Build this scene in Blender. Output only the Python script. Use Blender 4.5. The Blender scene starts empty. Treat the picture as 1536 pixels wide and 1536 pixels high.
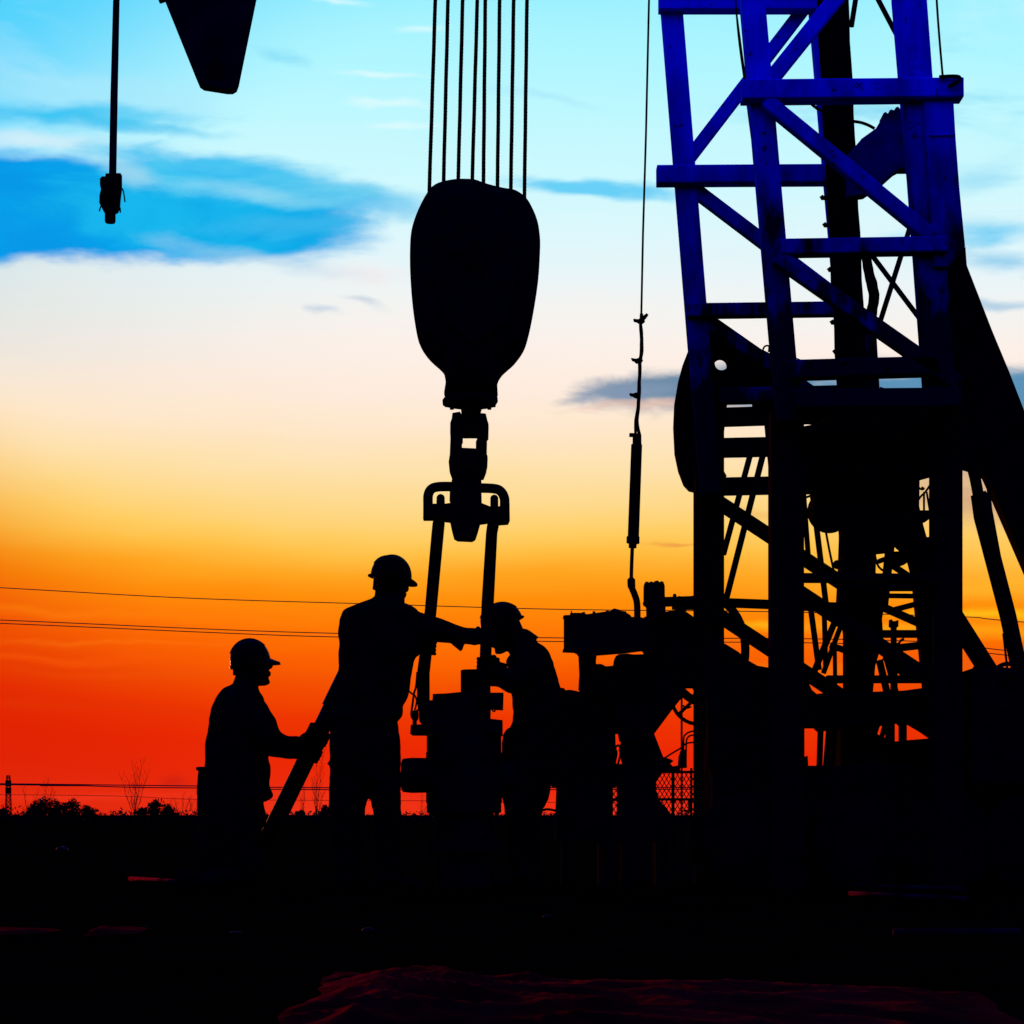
import bpy, bmesh, math, random
from mathutils import Vector, Matrix, Euler, noise as mnoise
from mathutils.geometry import tessellate_polygon
random.seed(7)
C = bpy.context.scene.collection
F, HZ, CX, EYE = 3360.0, 1230.0, 768.0, 0.375      # focal length in photo pixels, horizon row, eye height
TAU = math.tau

def P(px, py, D):
    return Vector(((px - CX) / F * D, D, EYE + (HZ - py) / F * D))
def S(D): return D / F                               # metres per photo pixel at distance D
def ground_y(D): return HZ + F * EYE / D

# ------------------------------------------------------------------ materials
def lin(c):
    return tuple(((v / 255) / 12.92 if v <= 10.3 else (((v / 255) + .055) / 1.055) ** 2.4) for v in c)

def mat(name, col, rough=.6, spec=.1, metal=0., noise_scale=9., var=.45, bump=.0, col2=None, bscale=60.):
    m = bpy.data.materials.new(name); m.use_nodes = True
    nt = m.node_tree; b = nt.nodes['Principled BSDF']
    tc = nt.nodes.new('ShaderNodeTexCoord')
    n = nt.nodes.new('ShaderNodeTexNoise'); n.inputs['Scale'].default_value = noise_scale; n.inputs['Detail'].default_value = 6
    nt.links.new(tc.outputs['Object'], n.inputs['Vector'])
    r = nt.nodes.new('ShaderNodeValToRGB'); nt.links.new(n.outputs['Fac'], r.inputs['Fac'])
    c2 = col2 or tuple(v * (1 - var) for v in col)
    r.color_ramp.elements[0].position = .35; r.color_ramp.elements[0].color = (*c2, 1)
    r.color_ramp.elements[1].position = .65; r.color_ramp.elements[1].color = (*col, 1)
    nt.links.new(r.outputs['Color'], b.inputs['Base Color'])
    b.inputs['Roughness'].default_value = rough
    b.inputs['Metallic'].default_value = metal
    b.inputs['Specular IOR Level'].default_value = spec
    if bump:
        n2 = nt.nodes.new('ShaderNodeTexNoise'); n2.inputs['Scale'].default_value = bscale; n2.inputs['Detail'].default_value = 5
        nt.links.new(tc.outputs['Object'], n2.inputs['Vector'])
        bp = nt.nodes.new('ShaderNodeBump'); bp.inputs['Strength'].default_value = bump; bp.inputs['Distance'].default_value = .01
        nt.links.new(n2.outputs['Fac'], bp.inputs['Height']); nt.links.new(bp.outputs['Normal'], b.inputs['Normal'])
    return m

M = {}
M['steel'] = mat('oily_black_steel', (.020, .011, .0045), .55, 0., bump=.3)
M['iron'] = mat('dark_cast_iron', (.022, .011, .006), .6, 0., noise_scale=14, bump=.5, bscale=40)
M['navy'] = mat('dark_navy_paint', (.004, .004, .012), .6, 0., noise_scale=5)
M['rope'] = mat('greased_wire_rope', (.010, .007, .004), .6, .0)
M['rubber'] = mat('black_rubber', (.010, .007, .004), .6, 0.)
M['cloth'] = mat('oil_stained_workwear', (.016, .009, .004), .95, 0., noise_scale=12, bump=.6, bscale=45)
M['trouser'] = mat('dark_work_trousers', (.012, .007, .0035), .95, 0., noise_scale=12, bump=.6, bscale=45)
M['skin'] = mat('silhouette_dark_skin', (.035, .012, .0035), .8, .0, noise_scale=20)  # backlit shade put into the colour, far darker than real skin
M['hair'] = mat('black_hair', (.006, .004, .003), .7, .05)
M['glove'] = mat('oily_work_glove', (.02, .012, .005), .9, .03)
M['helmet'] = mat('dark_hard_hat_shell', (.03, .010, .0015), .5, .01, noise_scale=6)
M['boot'] = mat('black_boot_leather', (.01, .006, .003), .7, .0)
M['pipe'] = mat('worn_steel_pipe', (.035, .014, .002), .5, .02, noise_scale=18, bump=.3)
M['soil'] = mat('dark_damp_soil', (.007, .0025, .0006), 1., 0., noise_scale=3, bump=.8, bscale=12)
M['leaf'] = mat('dusky_foliage', (.012, .010, .003), .9, .02)
M['bark'] = mat('dusky_bark', (.03, .012, .006), .9, .02)
M['wire'] = mat('power_line_wire', (.05, .02, .01), .7, .05)
M['sheet'] = mat('red_lit_plastic_sheet', (.85, .012, .006), .7, 0., noise_scale=4, bump=.7, bscale=18, var=.6)  # red light of the low sky put into the sheet colour
nt_ = M['sheet'].node_tree; pb_ = nt_.nodes['Principled BSDF']; tr_ = nt_.nodes.new('ShaderNodeBsdfTranslucent'); mx_ = nt_.nodes.new('ShaderNodeMixShader'); mx_.inputs[0].default_value = .5
for l_ in list(nt_.links):
    if l_.to_socket == pb_.inputs['Base Color']: nt_.links.new(l_.from_socket, tr_.inputs['Color'])
nt_.links.new(pb_.outputs[0], mx_.inputs[1]); nt_.links.new(tr_.outputs[0], mx_.inputs[2]); nt_.links.new(mx_.outputs[0], nt_.nodes['Material Output'].inputs['Surface'])
M['red_glint'] = mat('red_glint_ground_pipe', (.55, .020, .014), .8, 0., noise_scale=7, var=.9)  # pinkish sky glint painted into the pipe colour, no gloss
M['darkblue'] = mat('soiled_dark_blue_paint', (.002, .004, .16), .6, 0., noise_scale=8, var=.7)
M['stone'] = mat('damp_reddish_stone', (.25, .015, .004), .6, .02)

# blue mast paint, rusted in patches; its fade to black towards the rig floor is painted shade
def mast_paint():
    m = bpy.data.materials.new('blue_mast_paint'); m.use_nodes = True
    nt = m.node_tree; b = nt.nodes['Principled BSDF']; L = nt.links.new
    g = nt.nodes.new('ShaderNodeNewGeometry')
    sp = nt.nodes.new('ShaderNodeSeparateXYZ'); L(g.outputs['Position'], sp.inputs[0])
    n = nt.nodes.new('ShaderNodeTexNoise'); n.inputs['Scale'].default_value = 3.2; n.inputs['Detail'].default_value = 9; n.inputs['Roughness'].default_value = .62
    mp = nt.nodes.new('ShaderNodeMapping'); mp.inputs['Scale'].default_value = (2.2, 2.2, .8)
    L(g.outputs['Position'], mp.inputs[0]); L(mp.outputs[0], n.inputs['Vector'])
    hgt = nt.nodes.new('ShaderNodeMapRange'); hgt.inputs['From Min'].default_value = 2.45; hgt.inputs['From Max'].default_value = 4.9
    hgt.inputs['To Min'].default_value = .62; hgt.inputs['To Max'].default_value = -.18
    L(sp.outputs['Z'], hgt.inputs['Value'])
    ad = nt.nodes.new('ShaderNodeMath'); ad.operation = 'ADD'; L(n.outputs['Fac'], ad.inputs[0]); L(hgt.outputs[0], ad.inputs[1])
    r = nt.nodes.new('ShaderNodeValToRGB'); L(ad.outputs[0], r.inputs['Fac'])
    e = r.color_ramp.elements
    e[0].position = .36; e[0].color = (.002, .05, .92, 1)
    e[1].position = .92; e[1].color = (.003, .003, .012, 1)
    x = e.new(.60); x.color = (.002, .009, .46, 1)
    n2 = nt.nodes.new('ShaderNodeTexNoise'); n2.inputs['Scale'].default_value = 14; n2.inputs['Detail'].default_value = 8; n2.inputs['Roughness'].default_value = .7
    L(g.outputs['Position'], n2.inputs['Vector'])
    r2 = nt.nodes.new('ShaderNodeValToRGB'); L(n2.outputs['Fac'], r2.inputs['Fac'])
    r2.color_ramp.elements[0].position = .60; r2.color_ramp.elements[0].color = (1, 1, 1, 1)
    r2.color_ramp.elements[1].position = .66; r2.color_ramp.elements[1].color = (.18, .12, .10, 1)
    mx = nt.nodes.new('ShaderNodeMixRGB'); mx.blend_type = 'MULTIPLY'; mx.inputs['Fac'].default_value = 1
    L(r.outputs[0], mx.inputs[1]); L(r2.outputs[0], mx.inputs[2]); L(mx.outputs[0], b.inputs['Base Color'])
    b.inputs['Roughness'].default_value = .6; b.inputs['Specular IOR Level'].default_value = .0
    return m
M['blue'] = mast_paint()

# ------------------------------------------------------------------ object helpers
def link(o): C.objects.link(o); return o

def thing(name, label, cat, loc, group=None):
    o = bpy.data.objects.new(name, None); link(o); o.location = loc; o.empty_display_size = .1
    o['label'] = label; o['category'] = cat
    if group: o['group'] = group
    return o

def tag(o, label, cat, group=None):
    o['label'] = label; o['category'] = cat
    if group: o['group'] = group
    return o

def base_of(o):
    v = Vector((0, 0, 0))
    while o: v = v + o.location; o = o.parent
    return v

def obj(name, bm, m, parent=None, smooth=False, autosmooth=None):
    """links bm (built in world coordinates) as one mesh object under parent"""
    me = bpy.data.meshes.new(name)
    if parent: off = base_of(parent)
    else:
        zs = [v.co for v in bm.verts]
        lo = Vector((min(v.x for v in zs), min(v.y for v in zs), min(v.z for v in zs)))
        hi = Vector((max(v.x for v in zs), max(v.y for v in zs), max(v.z for v in zs)))
        off = Vector(((lo.x + hi.x) / 2, (lo.y + hi.y) / 2, lo.z))
    bmesh.ops.translate(bm, vec=-off, verts=bm.verts)
    bm.to_mesh(me); bm.free()
    me.materials.append(m)
    if smooth:
        for p in me.polygons: p.use_smooth = True
        if autosmooth:
            me.set_sharp_from_angle(angle=autosmooth)
    o = bpy.data.objects.new(name, me); link(o)
    if parent: o.parent = parent
    else: o.location = off
    return o

def new(): return bmesh.new()

def frame_for(t, hint=Vector((0, 1, 0))):
    t = t.normalized()
    b = hint - t * hint.dot(t)
    if b.length < 1e-4: b = Vector((1, 0, 0)) - t * t.x
    b.normalize(); a = b.cross(t).normalized()
    return a, b                                       # a lies in the picture-parallel plane, b goes away in depth

def bar(bm, p0, p1, w, d, ch=.006):
    """rectangular hollow-section beam with chamfered edges"""
    a, b = frame_for(p1 - p0)
    ch = min(ch, w * .3, d * .3); x, y = w / 2, d / 2
    prof = [(x - ch, -y), (x, -y + ch), (x, y - ch), (x - ch, y), (-x + ch, y), (-x, y - ch), (-x, -y + ch), (-x + ch, -y)]
    rings = [[bm.verts.new(p + a * u + b * v) for u, v in prof] for p in (p0, p1)]
    n = len(prof)
    for i in range(n): bm.faces.new((rings[0][i], rings[0][(i + 1) % n], rings[1][(i + 1) % n], rings[1][i]))
    bm.faces.new(rings[0][::-1]); bm.faces.new(rings[1])
    return bm

def channel(bm, p0, p1, w, d, t=.012):
    """U channel: web facing the viewer's side plus two flanges"""
    a, b = frame_for(p1 - p0)
    bar(bm, p0 - b * (d / 2 - t / 2), p1 - b * (d / 2 - t / 2), w, t, .002)
    for s in (-1, 1):
        o = a * s * (w / 2 - t / 2)
        bar(bm, p0 + o + b * (t / 2 + .001), p1 + o + b * (t / 2 + .001), t, d - t - .002, .002)
    return bm

def sweep(bm, pts, rad, n=10, closed=False, cap=True):
    """tube along a polyline; rad a number or a list"""
    pts = [Vector(p) for p in pts]; k = len(pts)
    rr = rad if isinstance(rad, (list, tuple)) else [rad] * k
    prev = None; rings = []
    for i, p in enumerate(pts):
        t = (pts[(i + 1) % k] - pts[i - 1]) if closed else (pts[min(i + 1, k - 1)] - pts[max(i - 1, 0)])
        t.normalize()
        if prev is None: a, _ = frame_for(t)
        else:
            a = prev - t * prev.dot(t)
            a = a.normalized() if a.length > 1e-5 else frame_for(t)[0]
        prev = a; b = t.cross(a)
        rings.append([bm.verts.new(p + (a * math.cos(q * TAU / n) + b * math.sin(q * TAU / n)) * rr[i]) for q in range(n)])
    m = k if closed else k - 1
    for i in range(m):
        r0, r1 = rings[i], rings[(i + 1) % k]
        for q in range(n): bm.faces.new((r0[q], r0[(q + 1) % n], r1[(q + 1) % n], r1[q]))
    if cap and not closed:
        bm.faces.new(rings[0][::-1]); bm.faces.new(rings[-1])
    return bm

def spline(pts, k=6):
    """Catmull-Rom through tuples of any length"""
    out = []; n = len(pts)
    for i in range(n - 1):
        p = [pts[max(i - 1, 0)], pts[i], pts[i + 1], pts[min(i + 2, n - 1)]]
        for j in range(k):
            t = j / k
            out.append(tuple(.5 * (2 * b + (c - a) * t + (2 * a - 5 * b + 4 * c - d) * t * t + (-a + 3 * b - 3 * c + d) * t ** 3)
                             for a, b, c, d in zip(*p)))
    out.append(tuple(pts[-1])); return out

def prism(bm, poly, D, th, ch=.006, holes=()):
    """polygon traced in photo pixels at distance D, given real thickness th (from D - th/2 to D + th/2), chamfered rim"""
    pts = [P(x, y, D) for x, y in poly]
    area = sum(pts[i].x * pts[(i + 1) % len(pts)].z - pts[(i + 1) % len(pts)].x * pts[i].z for i in range(len(pts)))
    if area < 0: pts = pts[::-1]
    n = len(pts)
    def ring(off, y):
        r = []
        for i in range(n):
            p, a, b = pts[i], pts[i - 1], pts[(i + 1) % n]
            e1 = Vector((p.x - a.x, 0, p.z - a.z)).normalized(); e2 = Vector((b.x - p.x, 0, b.z - p.z)).normalized()
            nn = Vector((-(e1.z + e2.z), 0, e1.x + e2.x))
            nn = nn.normalized() if nn.length > 1e-4 else Vector((-e1.z, 0, e1.x))
            r.append(bm.verts.new(Vector((p.x, y, p.z)) + nn * off))
        return r
    ch = min(ch, th * .3)
    rs = [ring(ch, D - th / 2), ring(0, D - th / 2 + ch), ring(0, D + th / 2 - ch), ring(ch, D + th / 2)]
    for r0, r1 in zip(rs, rs[1:]):
        for i in range(n): bm.faces.new((r0[i], r0[(i + 1) % n], r1[(i + 1) % n], r1[i]))
    tris = tessellate_polygon([[Vector((v.co.x, v.co.z, 0)) for v in rs[0]]])
    for a, b, c in tris:
        for r in (rs[0], rs[-1]):
            try: bm.faces.new((r[a], r[b], r[c]))
            except ValueError: pass
    bmesh.ops.recalc_face_normals(bm, faces=bm.faces)
    return bm

def puff(bm, poly, D, half, pw=2.4, layers=9, centre=None, k=3):
    """rounded casting: outline traced in photo pixels, thickness tapering to the rim"""
    poly = [(x, y) for x, y in poly]
    sm = spline(poly + [poly[0]], k)[:-1]
    cx = centre[0] if centre else sum(p[0] for p in sm) / len(sm)
    cy = centre[1] if centre else sum(p[1] for p in sm) / len(sm)
    rings = []
    for j in range(layers):
        t = -1 + 2 * (j + .0) / (layers - 1); t = math.sin(t * math.pi / 2)
        s = max(.02, (1 - abs(t) ** pw) ** (1 / pw))
        rings.append([bm.verts.new(P(cx + (x - cx) * s, cy + (y - cy) * s, D) + Vector((0, t * half, 0))) for x, y in sm])
    n = len(sm)
    for r0, r1 in zip(rings, rings[1:]):
        for i in range(n): bm.faces.new((r0[i], r0[(i + 1) % n], r1[(i + 1) % n], r1[i]))
    bm.faces.new(rings[0][::-1]); bm.faces.new(rings[-1])
    bmesh.ops.recalc_face_normals(bm, faces=bm.faces)
    return bm

def cyl(bm, p0, p1, r, n=20, r2=None):
    return sweep(bm, [p0, p1], [r, r if r2 is None else r2], n)

def ell(bm, c, r, n=10):
    """ellipsoid"""
    mtx = Matrix.Translation(c) @ Matrix.Diagonal((r[0], r[1], r[2], 1))
    bmesh.ops.create_uvsphere(bm, u_segments=n * 2, v_segments=n, radius=1, matrix=mtx)
    return bm

def limb(bm, pts, k=5, n=18, D0=0.):
    """body section loft: (px, py, depth, half width in pixels, half depth in metres)"""
    s = spline(pts, k); rings = []
    ps = [P(q[0], q[1], q[2]) for q in s]
    for i, q in enumerate(s):
        t = ps[min(i + 1, len(ps) - 1)] - ps[max(i - 1, 0)]
        a, b = frame_for(t)
        w = q[3] * S(q[2]); d = q[4]
        rings.append([bm.verts.new(ps[i] + a * w * math.cos(j * TAU / n) + b * d * math.sin(j * TAU / n)) for j in range(n)])
    for r0, r1 in zip(rings, rings[1:]):
        for i in range(n): bm.faces.new((r0[i], r0[(i + 1) % n], r1[(i + 1) % n], r1[i]))
    bm.faces.new(rings[0][::-1]); bm.faces.new(rings[-1])
    return bm

def slices(bm, rows, k=4, n=24):
    """horizontal slices: (py, left px, right px, depth, half depth m)"""
    s = spline(rows, k); rings = []
    for py, l, r, D, hd in s:
        c = P((l + r) / 2, py, D); w = (r - l) / 2 * S(D)
        rings.append([bm.verts.new(c + Vector((w * math.copysign(abs(math.cos(j * TAU / n)) ** .85, math.cos(j * TAU / n)), hd * math.copysign(abs(math.sin(j * TAU / n)) ** .85, math.sin(j * TAU / n)), 0))) for j in range(n)])
    for r0, r1 in zip(rings, rings[1:]):
        for i in range(n): bm.faces.new((r0[i], r0[(i + 1) % n], r1[(i + 1) % n], r1[i]))
    bm.faces.new(rings[0][::-1]); bm.faces.new(rings[-1])
    return bm

def fuse(bm, voxel=.006, smooth_it=2):
    """joins overlapping shapes of one body into a single continuous skin"""
    bmesh.ops.recalc_face_normals(bm, faces=bm.faces)
    me = bpy.data.meshes.new('tmp'); bm.to_mesh(me); bm.free()
    o = bpy.data.objects.new('tmp', me); C.objects.link(o)
    r = o.modifiers.new('r', 'REMESH'); r.mode = 'VOXEL'; r.voxel_size = voxel; r.adaptivity = 0
    if smooth_it:
        s = o.modifiers.new('s', 'SMOOTH'); s.iterations = smooth_it; s.factor = .5
    dg = bpy.context.evaluated_depsgraph_get(); dg.update()
    out = bmesh.new(); out.from_mesh(o.evaluated_get(dg).to_mesh())
    bpy.data.objects.remove(o); bpy.data.meshes.remove(me)
    return out

def wobble(bm, amp, sc):
    for v in bm.verts:
        v.co += mnoise.noise_vector(v.co * sc) * amp
    return bm

# ------------------------------------------------------------------ camera
cam = bpy.data.cameras.new('camera'); co = bpy.data.objects.new('camera', cam); link(co)
co.location = (0, 0, EYE); co.rotation_euler = (math.radians(90), 0, 0)
cam.sensor_width = 36; cam.lens = 36 * F / 1536; cam.shift_y = (HZ - 768) / 1536
cam.clip_start = .05; cam.clip_end = 9000
sc = bpy.context.scene; sc.camera = co
sc.view_settings.view_transform = 'Standard'; sc.view_settings.look = 'None'; sc.view_settings.exposure = 0
sc.cycles.max_bounces = 2; sc.cycles.diffuse_bounces = 1; sc.cycles.glossy_bounces = 1; sc.cycles.use_denoising = True
sc.render.resolution_x = sc.render.resolution_y = 1024

# ------------------------------------------------------------------ dusk sky
w = bpy.data.worlds.new('World'); sc.world = w; w.use_nodes = True
nt = w.node_tree; nt.nodes.clear()
class V:
    def __init__(s, sock): s.s = sock
    def _b(a, b, op, rev=False):
        n = nt.nodes.new('ShaderNodeMath'); n.operation = op
        for i, q in enumerate((b, a) if rev else (a, b)):
            if isinstance(q, V): nt.links.new(q.s, n.inputs[i])
            else: n.inputs[i].default_value = q
        return V(n.outputs[0])
    def __add__(a, b): return a._b(b, 'ADD')
    __radd__ = __add__
    def __sub__(a, b): return a._b(b, 'SUBTRACT')
    def __rsub__(a, b): return a._b(b, 'SUBTRACT', True)
    def __mul__(a, b): return a._b(b, 'MULTIPLY')
    __rmul__ = __mul__
    def __truediv__(a, b): return a._b(b, 'DIVIDE')
    def f(a, op, b=0.): return a._b(b, op)
def sstep(v, a, b):
    n = nt.nodes.new('ShaderNodeMapRange'); n.interpolation_type = 'SMOOTHSTEP'; n.clamp = True
    nt.links.new(v.s, n.inputs['Value']); n.inputs['From Min'].default_value = a; n.inputs['From Max'].default_value = b
    if a > b:
        n.inputs['From Min'].default_value = b; n.inputs['From Max'].default_value = a
        n.inputs['To Min'].default_value = 1; n.inputs['To Max'].default_value = 0
    return V(n.outputs['Result'])
def mixc(fac, a, b, mode='MIX'):
    n = nt.nodes.new('ShaderNodeMixRGB'); n.blend_type = mode
    for i, q in ((0, fac), (1, a), (2, b)):
        if isinstance(q, V): nt.links.new(q.s, n.inputs[i])
        elif i == 0: n.inputs[0].default_value = q
        else: n.inputs[i].default_value = (*q, 1)
    return V(n.outputs[0])
def comb(x, y, z=0.):
    n = nt.nodes.new('ShaderNodeCombineXYZ')
    for i, q in enumerate((x, y, z)):
        if isinstance(q, V): nt.links.new(q.s, n.inputs[i])
        else: n.inputs[i].default_value = q
    return V(n.outputs[0])
def nz(vec, detail=6, rough=.55, dist=0., scale=1.):
    n = nt.nodes.new('ShaderNodeTexNoise'); nt.links.new(vec.s, n.inputs['Vector'])
    n.inputs['Scale'].default_value = scale; n.inputs['Detail'].default_value = detail
    n.inputs['Roughness'].default_value = rough; n.inputs['Distortion'].default_value = dist
    return V(n.outputs['Fac'])
w.cycles.sampling_method = 'NONE'
tc = nt.nodes.new('ShaderNodeTexCoord'); sx = nt.nodes.new('ShaderNodeSeparateXYZ')
nt.links.new(tc.outputs['Generated'], sx.inputs[0])
X, Y, Z = (V(sx.outputs[i]) for i in range(3))
az = X.f('ARCTAN2', Y); azc = az.f('MINIMUM', 1.25).f('MAXIMUM', -1.25)
hyp = (X * X + Y * Y).f('SQRT').f('MAXIMUM', .05)
A = azc.f('TANGENT') * 3.36                          # azimuth scale, 1 unit = 1000 photo pixels
E = (Z / hyp) / azc.f('COSINE') * 3.36               # height scale, same unit, 0 at the horizon
E = E.f('MINIMUM', 9.)
def sky_xy(px, py): return (px - CX) / 1000, (HZ - py) / 1000
stops = [(1230, (238, 50, 24)), (1180, (236, 40, 12)), (1130, (235, 38, 3)), (1080, (238, 52, 0)), (1030, (243, 78, 0)), (985, (252, 100, 0)),
         (950, (255, 118, 3)), (905, (255, 142, 8)), (870, (255, 164, 30)), (835, (255, 190, 66)), (800, (255, 206, 100)), (750, (254, 218, 143)), (700, (254, 226, 176)),
         (640, (254, 231, 203)), (580, (254, 235, 220)), (520, (252, 240, 232)), (470, (244, 243, 240)), (420, (234, 245, 248)), (350, (221, 247, 252)),
         (270, (206, 249, 254)), (180, (192, 248, 255)), (90, (176, 246, 255)), (0, (158, 241, 255)), (-250, (90, 205, 250))]
ramp = nt.nodes.new('ShaderNodeValToRGB'); el = ramp.color_ramp.elements
span = 1.5
for i, (py, c) in enumerate(stops):
    pos = (HZ - py) / 1000 / span
    e = el[0] if i == 0 else (el[1] if i == 1 else el.new(pos))
    e.position = pos; e.color = (*lin(c), 1)
side = (A * -1.).f('MAXIMUM', 0.)
lowN = nz(comb(A * 1.6, E * 7., 3.), 4, .5)
Et = E - side * side * .075 + (lowN - .5) * .065
nt.links.new((Et / span).s, ramp.inputs['Fac'])
col = V(ramp.outputs['Color'])
# deeper cyan in the upper left
col = mixc(sstep(A * -.8 + E - 1.32, 0., .55) * .9, col, lin((58, 205, 252)))
# redder, darker low left
col = mixc(sstep(A * -1. - E * .9, .15, .75) * .6, col, lin((214, 18, 0)))
col = mixc(sstep(A * -1. , .15, .9) * sstep(E, .60, .76) * sstep(E, 1.0, .86) * .55, col, lin((206, 222, 222)))
# streaky noises shared by the clouds
wv = nz(comb(A * 3.0, E * 9., 1.3), 7, .6, .6)
wf = nz(comb(A * 9.0, E * 34., 5.1), 6, .6, .9)
wc = nz(comb(A * 1.7 + E * .5, E * 4.2, 8.7), 8, .62, .4)
wn = nt.nodes.new('ShaderNodeTexNoise'); nt.links.new(comb(A * 7., E * 15., 2.).s, wn.inputs['Vector']); wn.inputs['Scale'].default_value = 1.; wn.inputs['Detail'].default_value = 4
wsub = nt.nodes.new('ShaderNodeVectorMath'); wsub.operation = 'MULTIPLY_ADD'; nt.links.new(wn.outputs['Color'], wsub.inputs[0])
wsub.inputs[1].default_value = (.11, .045, 0); nt.links.new((comb(A - .055, E - .0225)).s, wsub.inputs[2])
AE = V(wsub.outputs['Vector']); NC = {}
def rag_noise(rag, fine):
    k = (round(rag, 1), round(fine, 1))
    if k not in NC: NC[k] = wv * (k[0] * 2) + wf * (k[1] * 2) + (1. - k[0] - k[1])
    return NC[k]
def cloud(px, py, rx, ry, c, op=1., rot=0., soft=.35, rag=.9, fine=.35, tex=None):
    global col
    x0, y0 = sky_xy(px, py)
    mp = nt.nodes.new('ShaderNodeMapping'); mp.vector_type = 'TEXTURE'
    mp.inputs['Location'].default_value = (x0, y0, 0); mp.inputs['Rotation'].default_value = (0, 0, -rot); mp.inputs['Scale'].default_value = (rx / 1000, ry / 1000, 1)
    nt.links.new(AE.s, mp.inputs[0])
    ln = nt.nodes.new('ShaderNodeVectorMath'); ln.operation = 'LENGTH'; nt.links.new(mp.outputs[0], ln.inputs[0])
    soft *= 1.35
    m = sstep(rag_noise(rag, fine) - V(ln.outputs['Value']), -soft * .5, soft) * op
    col = mixc(m, col, mixc(sstep(wv, .36, .66), lin(c), lin(tex)) if tex else lin(c))
# broad faint variation
col = mixc(sstep(wc, .52, .75) * sstep(E, .75, 1.0) * .35, col, lin((225, 250, 255)))
col = mixc(sstep(nz(comb(A * 2.2, E * 8., 21.), 7, .6, .5), .54, .72) * sstep(E, .8, 1.) * sstep(A, .2, .5) * .75, col, lin((122, 210, 243)))
# the big blue bank, its upper streaks and the pale gap between them
cloud(120, 150, 230, 40, (170, 232, 252), .6, .05)
cloud(70, 172, 230, 17, (0, 190, 242), .9, .03, .7, 1.0, tex=(60, 206, 245))
cloud(200, 190, 150, 9, (30, 190, 240), .6, .1, .6, .6)
cloud(60, 212, 120, 14, (215, 240, 250), .8, .04, .7, .5)
cloud(-140, 306, 575, 92, (0, 152, 232), 1., .05, .14, .3, .0, tex=(0, 164, 236))
cloud(300, 322, 270, 66, (0, 160, 230), 1., .10, .25, .5, .1, tex=(20, 182, 238))
cloud(340, 262, 215, 36, (0, 180, 240), .95, .14, .4, .6, tex=(70, 202, 242))
cloud(510, 296, 150, 26, (30, 180, 238), .85, .12, .5, 1.0, tex=(110, 210, 240))
cloud(455, 336, 120, 14, (60, 185, 236), .7, -.03, .6, 1.2)
cloud(370, 287, 95, 12, (165, 222, 244), .55, .14, 1.0, 1.2)
cloud(185, 255, 60, 14, (170, 220, 240), .7, .3, .8, .6)
cloud(430, 395, 150, 14, (185, 215, 235), .5, .16, .8, 1.2)
cloud(545, 412, 60, 18, (254, 230, 226), .55, .1, 1.2, 1.4)
cloud(548, 452, 34, 8, (190, 205, 222), .7, .25, .8, 1.2)
cloud(482, 465, 22, 7, (185, 205, 225), .7, .2, .8, 1.)
for q in ((590, 154, 52, 6), (612, 186, 48, 6), (640, 46, 40, 6), (575, 108, 50, 5), (505, 2, 44, 5)):
    cloud(*q, (228, 252, 253), .75, .05, .9, .8)
cloud(425, 85, 40, 10, (120, 212, 245), .55, .3, .8, 1.)
cloud(880, 282, 120, 15, (95, 205, 246), .95, .08, .5, .8)
cloud(810, 147, 90, 8, (165, 230, 250), .7, .2, .9, .9)
# grey bank behind the mast
cloud(1080, 580, 240, 34, (112, 141, 168), 1., -.06, .35, .7, .3)
cloud(1400, 592, 300, 46, (92, 146, 184), 1., .02, .35, .6, .3)
cloud(930, 592, 90, 17, (128, 150, 178), .9, -.05, .5, .8)
cloud(980, 612, 120, 6, (235, 190, 170), .6, -.02, .8, .6)
# right-hand streaks
cloud(1490, 345, 110, 22, (80, 200, 244), .8, -.05, .7, 1.2)
cloud(1520, 392, 60, 20, (95, 190, 235), .7, .1, .7, 1.2)
cloud(1465, 270, 90, 28, (150, 220, 246), .7, -.3, .8, 1.3)
cloud(1500, 452, 90, 7, (150, 195, 225), .7, .02, .8, .9)
# warm low clouds on the right
cloud(1480, 745, 190, 42, (196, 148, 128), .75, .1, .8, .9)
cloud(1420, 700, 140, 12, (176, 140, 132), .5, .1, .8, .9)
cloud(1110, 680, 60, 9, (205, 172, 150), .55, .05, .9, 1.)
cloud(1120, 775, 60, 8, (236, 178, 100), .5, .0, .9, 1.)
cloud(1005, 818, 46, 3, (232, 140, 66), .7, .04, .9, .5)
cloud(1440, 880, 200, 12, (255, 190, 48), .6, .0, .9, .9)
cloud(1480, 916, 150, 8, (255, 196, 24), .8, -.02, .8, .9)
cloud(1400, 942, 320, 12, (255, 168, 20), .8, .02, .8, 1.2)
cloud(1130, 936, 60, 10, (255, 190, 20), .7, .0, .8, .9)
cloud(1480, 1000, 260, 22, (240, 92, 14), .6, .0, .8, 1.)
cloud(1180, 1000, 200, 10, (250, 128, 12), .6, .02, .9, 1.2)
for q in ((90, 920, 330, 9, (255, 130, 12)), (200, 965, 190, 5, (255, 122, 16)), (60, 985, 210, 6, (255, 92, 8)), (300, 1015, 220, 8, (240, 80, 8)), (120, 1060, 260, 8, (226, 50, 2))):
    cloud(*q, .4, .03, .9, .8)
cloud(262, 1170, 30, 12, (196, 24, 18), .6, .1, .8, .8)
cloud(150, 1195, 260, 8, (242, 52, 30), .5, 0., .9, .8)
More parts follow.
